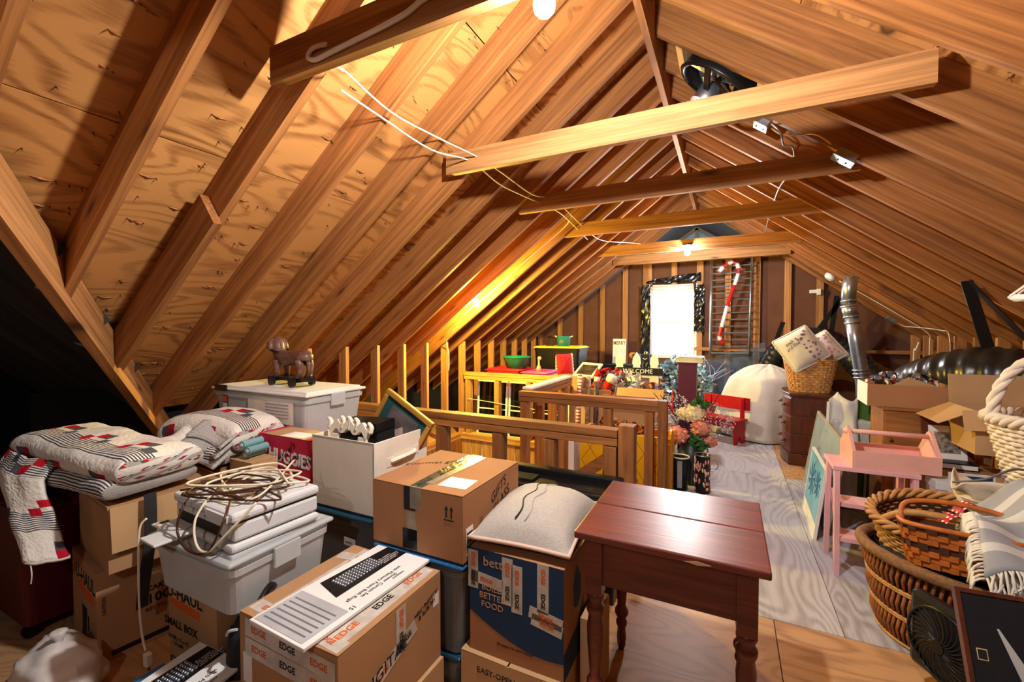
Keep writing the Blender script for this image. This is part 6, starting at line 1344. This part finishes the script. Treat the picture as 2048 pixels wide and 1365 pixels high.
# totes at the left rear
tote('red storage bin beside knee wall with green basin on its lid', -3.05, -2.52, 5.28, 5.78, 0, .90, P('red_bin', (196, 32, 36), .4), P('red_binlid', (206, 36, 40), .4), handles=False)
tote('magenta storage bin next to the red storage bin', -2.50, -2.12, 5.28, 5.78, 0, .88, M_mag, M_mag, handles=False)
t = thing('green_basin', 'green plastic basin standing on the red storage bin', 'basin', (-2.66, 5.5, .902)); obj('basin', MB().lathe([(.001, 0), (.14, 0), (.19, .15), (.2, .155), (.185, .15), (.135, .012), (.001, .012)], 32), M_green, t, smooth=True); obj('rim', MB().tube(ring(.198, .198, .155), .006, 6, closed=True), M_green, t, smooth=True)
tote('plain black tote underneath the yellow-lidded tote', -2.62, -1.95, 6.08, 6.52, 0, .78, M_black, M_black, handles=False)
yl = tote('black tote with yellow lid and white label under teal pot', -2.65, -1.92, 6.05, 6.55, .782, 1.19, M_black, M_ylid, handles=False)
fpatch(yl, 'F', .05, .17, .1, .2, M_paper, 'paper_label', 0, .003)
for i in range(4): fpatch(yl, 'F', .05, .1 + i * .045, .08, .02, M_ink, 'label_print', 0, .0045)
t = thing('enamel_pot', 'teal enamel pot with white handles on the yellow lid', 'pot', (-2.22, 6.22, 1.192)); obj('pot', MB().lathe([(.001, 0), (.09, 0), (.105, .14), (.11, .145), (.1, .14), (.08, .01)], 24), M_tbuck, t, smooth=True)
for s in (-1, 1): obj('handle', MB().tube(smooth_path([(s * .105, -.03, .13), (s * .14, 0, .15), (s * .105, .03, .13)]), .006, 6), M_white, t)
obj('print', MB().box((0, -.1005, .07), (.06, .002, .05)), P('pot_print', (90, 110, 110), .5, var=.8, vs=60), t)
t = thing('metal_lantern', 'small brown lantern standing beside the teal pot', 'lantern', (-2.43, 6.2, 1.192)); obj('base', MB().b2((-.05, -.05, 0), (.05, .05, .012)), M_nail, t); obj('roof', MB().lathe([(.07, .12), (.01, .15), (.001, .16)], 4), M_nail, t)
for x in (-.04, .04):
    for y in (-.04, .04): obj('post', MB().b2((x - .004, y - .004, .012), (x + .004, y + .004, .12)), M_nail, t)
t = thing('pink_doll', 'thin pink toy figure standing on the magenta bin', 'toy', (-2.28, 5.4, .882)); obj('body', MB().lathe([(.035, 0), (.03, .05), (.012, .09), (.012, .15)], 12), M_petalp, t, smooth=True); obj('head', MB().ball((.01, 0, .17), .028, 10), M_petalp, t, smooth=True)
carton('tall carton holding the red pillow and white framed print', -2.08, -1.62, 5.2, 5.62, 0, .84, M_card, tape=None)
t = thing('pillow', 'red pillow with white ruffle standing on a tall carton', 'pillow', (-1.95, 5.40, .985), rot=(rad(82), 0, rad(58))); obj('cushion', pillow_mesh(.25, .27, .11, flat=.9), M_redfab, t, smooth=True); obj('ruffle', MB().tube([(.13, -.13 + .26 * i / 12, .05 + .01 * (i % 2)) for i in range(13)], .014, 6), M_whitefab, t, smooth=True)
t = leaning('framed_print', 'white-framed dark print lying tilted against the red pillow', (-1.82, 5.42, .845), -25, -52, .34, .26, M_white, P('dark_print', (60, 50, 52), .4, var=.7, vs=14), .035)
carton('large carton at the gable under the MERRY sign', -1.95, -1.36, 7.1, 7.55, 0, .86, M_blackm, tape=None)
t = thing('merry_sign', 'white wooden sign with red MERRY lettering leaning on gable wall', 'sign', (-1.66, 7.42, .862), rot=(rad(-6), 0, 0)); obj('board', MB().b2((-.11, 0, 0), (.11, .018, .42)), M_white, t); text('MERRY', .085, M_maroon, t, (0, -.001, .345), FR, sx=.78, bold=.002); text('GG\nEF', .1, M_greyp, t, (0, -.001, .16), FR)
wf_ = thing('picket_sign', 'white picket fence section with black WELCOME board', 'sign', (-1.16, 6.30, 0))
for k in range(3):
    x = -.24 + .24 * k; obj('picket', MB().prism([(x - .06, 0, 0), (x + .06, 0, 0), (x + .06, 0, .88), (x + .045, 0, .92), (x + .06, 0, .96), (x + .05, 0, 1.04), (x, 0, 1.12), (x - .05, 0, 1.04), (x - .06, 0, .96), (x - .045, 0, .92), (x - .06, 0, .88)], (0, .02, 0)), M_white, wf_)
obj('rail', MB().b2((-.34, .02, .25), (.34, .05, .33)), M_white, wf_); obj('rail', MB().b2((-.34, .02, .76), (.34, .05, .84)), M_white, wf_); obj('name_board', MB().b2((-.28, -.02, .80), (.36, -.002, .90)), M_ink, wf_); text('WELCOME', .085, M_paper, wf_, (.02, -.0215, .85), FR, ext=.001)
t = thing('halloween_blocks', 'stack of black and orange painted halloween blocks beside WELCOME board', 'decoration', (-1.14, 6.62, 0)); obj('crate', MB().b2((-.14, -.12, 0), (.14, .1, .86)), M_card3, t); obj('block', MB().b2((-.12, -.1, .861), (.02, .0, .98)), M_ink, t); obj('block', MB().b2((.0, -.1, .981), (.12, .0, 1.08)), M_ink, t); obj('block', MB().b2((-.12, -.1, .981), (-.02, .0, 1.08)), M_ink, t); obj('orange_cloth', MB().ball((-.14, .02, 1.05), .06, 10, sc=(1, .6, .8)), M_leafo, t, smooth=True); obj('smile_print', MB().tube([(.03, -.1012, 1.02), (.06, -.1012, 1.005), (.09, -.1012, 1.02)], .004, 5), M_paper, t)
tuft('frosted_tree', 'frosted blue and silver artificial foliage below the window', 'artificial tree', (-.62, 6.95, 0), [('silver_needles', M_silver, .36, (1.15, .7, 1.25), 760, .065, (0, 0, .62)), ('blue_needles', M_iceblue, .36, (1.15, .7, 1.25), 520, .065, (0, 0, .6)), ('dark_needles', M_leafd, .3, (.9, .7, 1.4), 420, .055, (0, 0, .62)), ('base_needles', M_leafd, .26, (1, .7, 1.1), 320, .06, (0, 0, .28))], R9)
tuft('frosted_wreath', 'silvery wreath with red and white bows behind the cartons', 'wreath', (-1.32, 5.85, 0), [('silver_needles', M_silver, .26, (1, .7, .8), 380, .05, (0, 0, .70)), ('red_ribbon', M_redfab, .2, (1, .6, .7), 90, .06, (-.1, -.05, .8)), ('white_lace', M_whitefab, .24, (1, .6, .6), 110, .07, (.1, -.05, .76)), ('base_needles', M_leafd, .3, (1, .7, 1.2), 360, .06, (0, 0, .35))], R9)
tuft('pinecone_garland', 'dark garland with red pinecones near the plum pedestal', 'garland', (-.86, 5.62, 0), [('dark_needles', M_leafd, .22, (1, .7, 1.3), 380, .05, (0, 0, .45)), ('cones', M_maroon, .18, (1, .7, 1.1), 80, .045, (0, -.03, .6)), ('silver_bits', M_silver, .22, (1, .7, 1.1), 160, .035, (.05, -.02, .5)), ('orange_bits', M_leafo, .12, (1, .7, 1), 26, .05, (.08, -.04, .7))], R9)
t = thing('netting', 'blue-grey sheer netting draped under the wire bed frame', 'fabric', (.05, 7.62, 0)); obj('net', MB().grid(lambda u, v: (-.4 + .85 * u, .03 * math.sin(u * 7) + .02 * v, 1.25 * (1 - v) * (.75 + .25 * u) + .0), 30, 12), P('net_blue', (84, 112, 134), .8, var=.4, alpha=.5), t, smooth=True)
garbage_bag('black rubbish bag slumped at the foot of the flue pipe', (1.3, 5.3, .001), .3, (.9, .8, 1.1), seed=7)

# ------------------------------------------------------------------ details that belong to a part hang under that part
SUB = {'knob': 'door', 'motor_cap': 'motor', 'zip_seam': 'cushion', 'zip_flap': 'cushion', 'piping': 'cushion', 'ruffle': 'cushion', 'floral_print': 'cushion', 'core': 'roll', 'buckle': 'band', 'torn_gap': 'backing_paper', 'torn_curl': 'backing_paper', 'label': 'backing_paper', 'seam': 'body', 'paper_slot': 'body', 'tray_slot': 'tray_arm', 'hub': 'housing', 'grille': 'housing', 'hem': 'hanging_corner', 'loose_thread': 'hanging_corner', 'brass_flower': 'box_lid', 'title_panel': 'cover', 'navy_border': 'cover', 'print_figure': 'print', 'handle_patch': 'handle', 'prong': 'plug', 'rim': 'can', 'rose_print': 'can', 'flower_sprigs': 'coverlet', 'checker_trim': 'seat', 'diamond_grooves': 'panel', 'fringe': 'cloth', 'grille_ring': 'housing', 'ear': 'body', 'tail': 'body', 'collar': 'body'}
base = lambda o: o.name.split('.')[0]
for root in [o for o in C.objects if o.parent is None and o.type == 'EMPTY']:
    kids = list(root.children)
    for k in kids:
        want = SUB.get(base(k))
        if not want or k.children: continue
        host = next((h for h in kids if base(h) == want and h is not k and h.parent is root and h.location.length < 1e-6 and Vector(h.rotation_euler).length < 1e-6), None)
        if host and len(root.children) > 2: k.parent = host
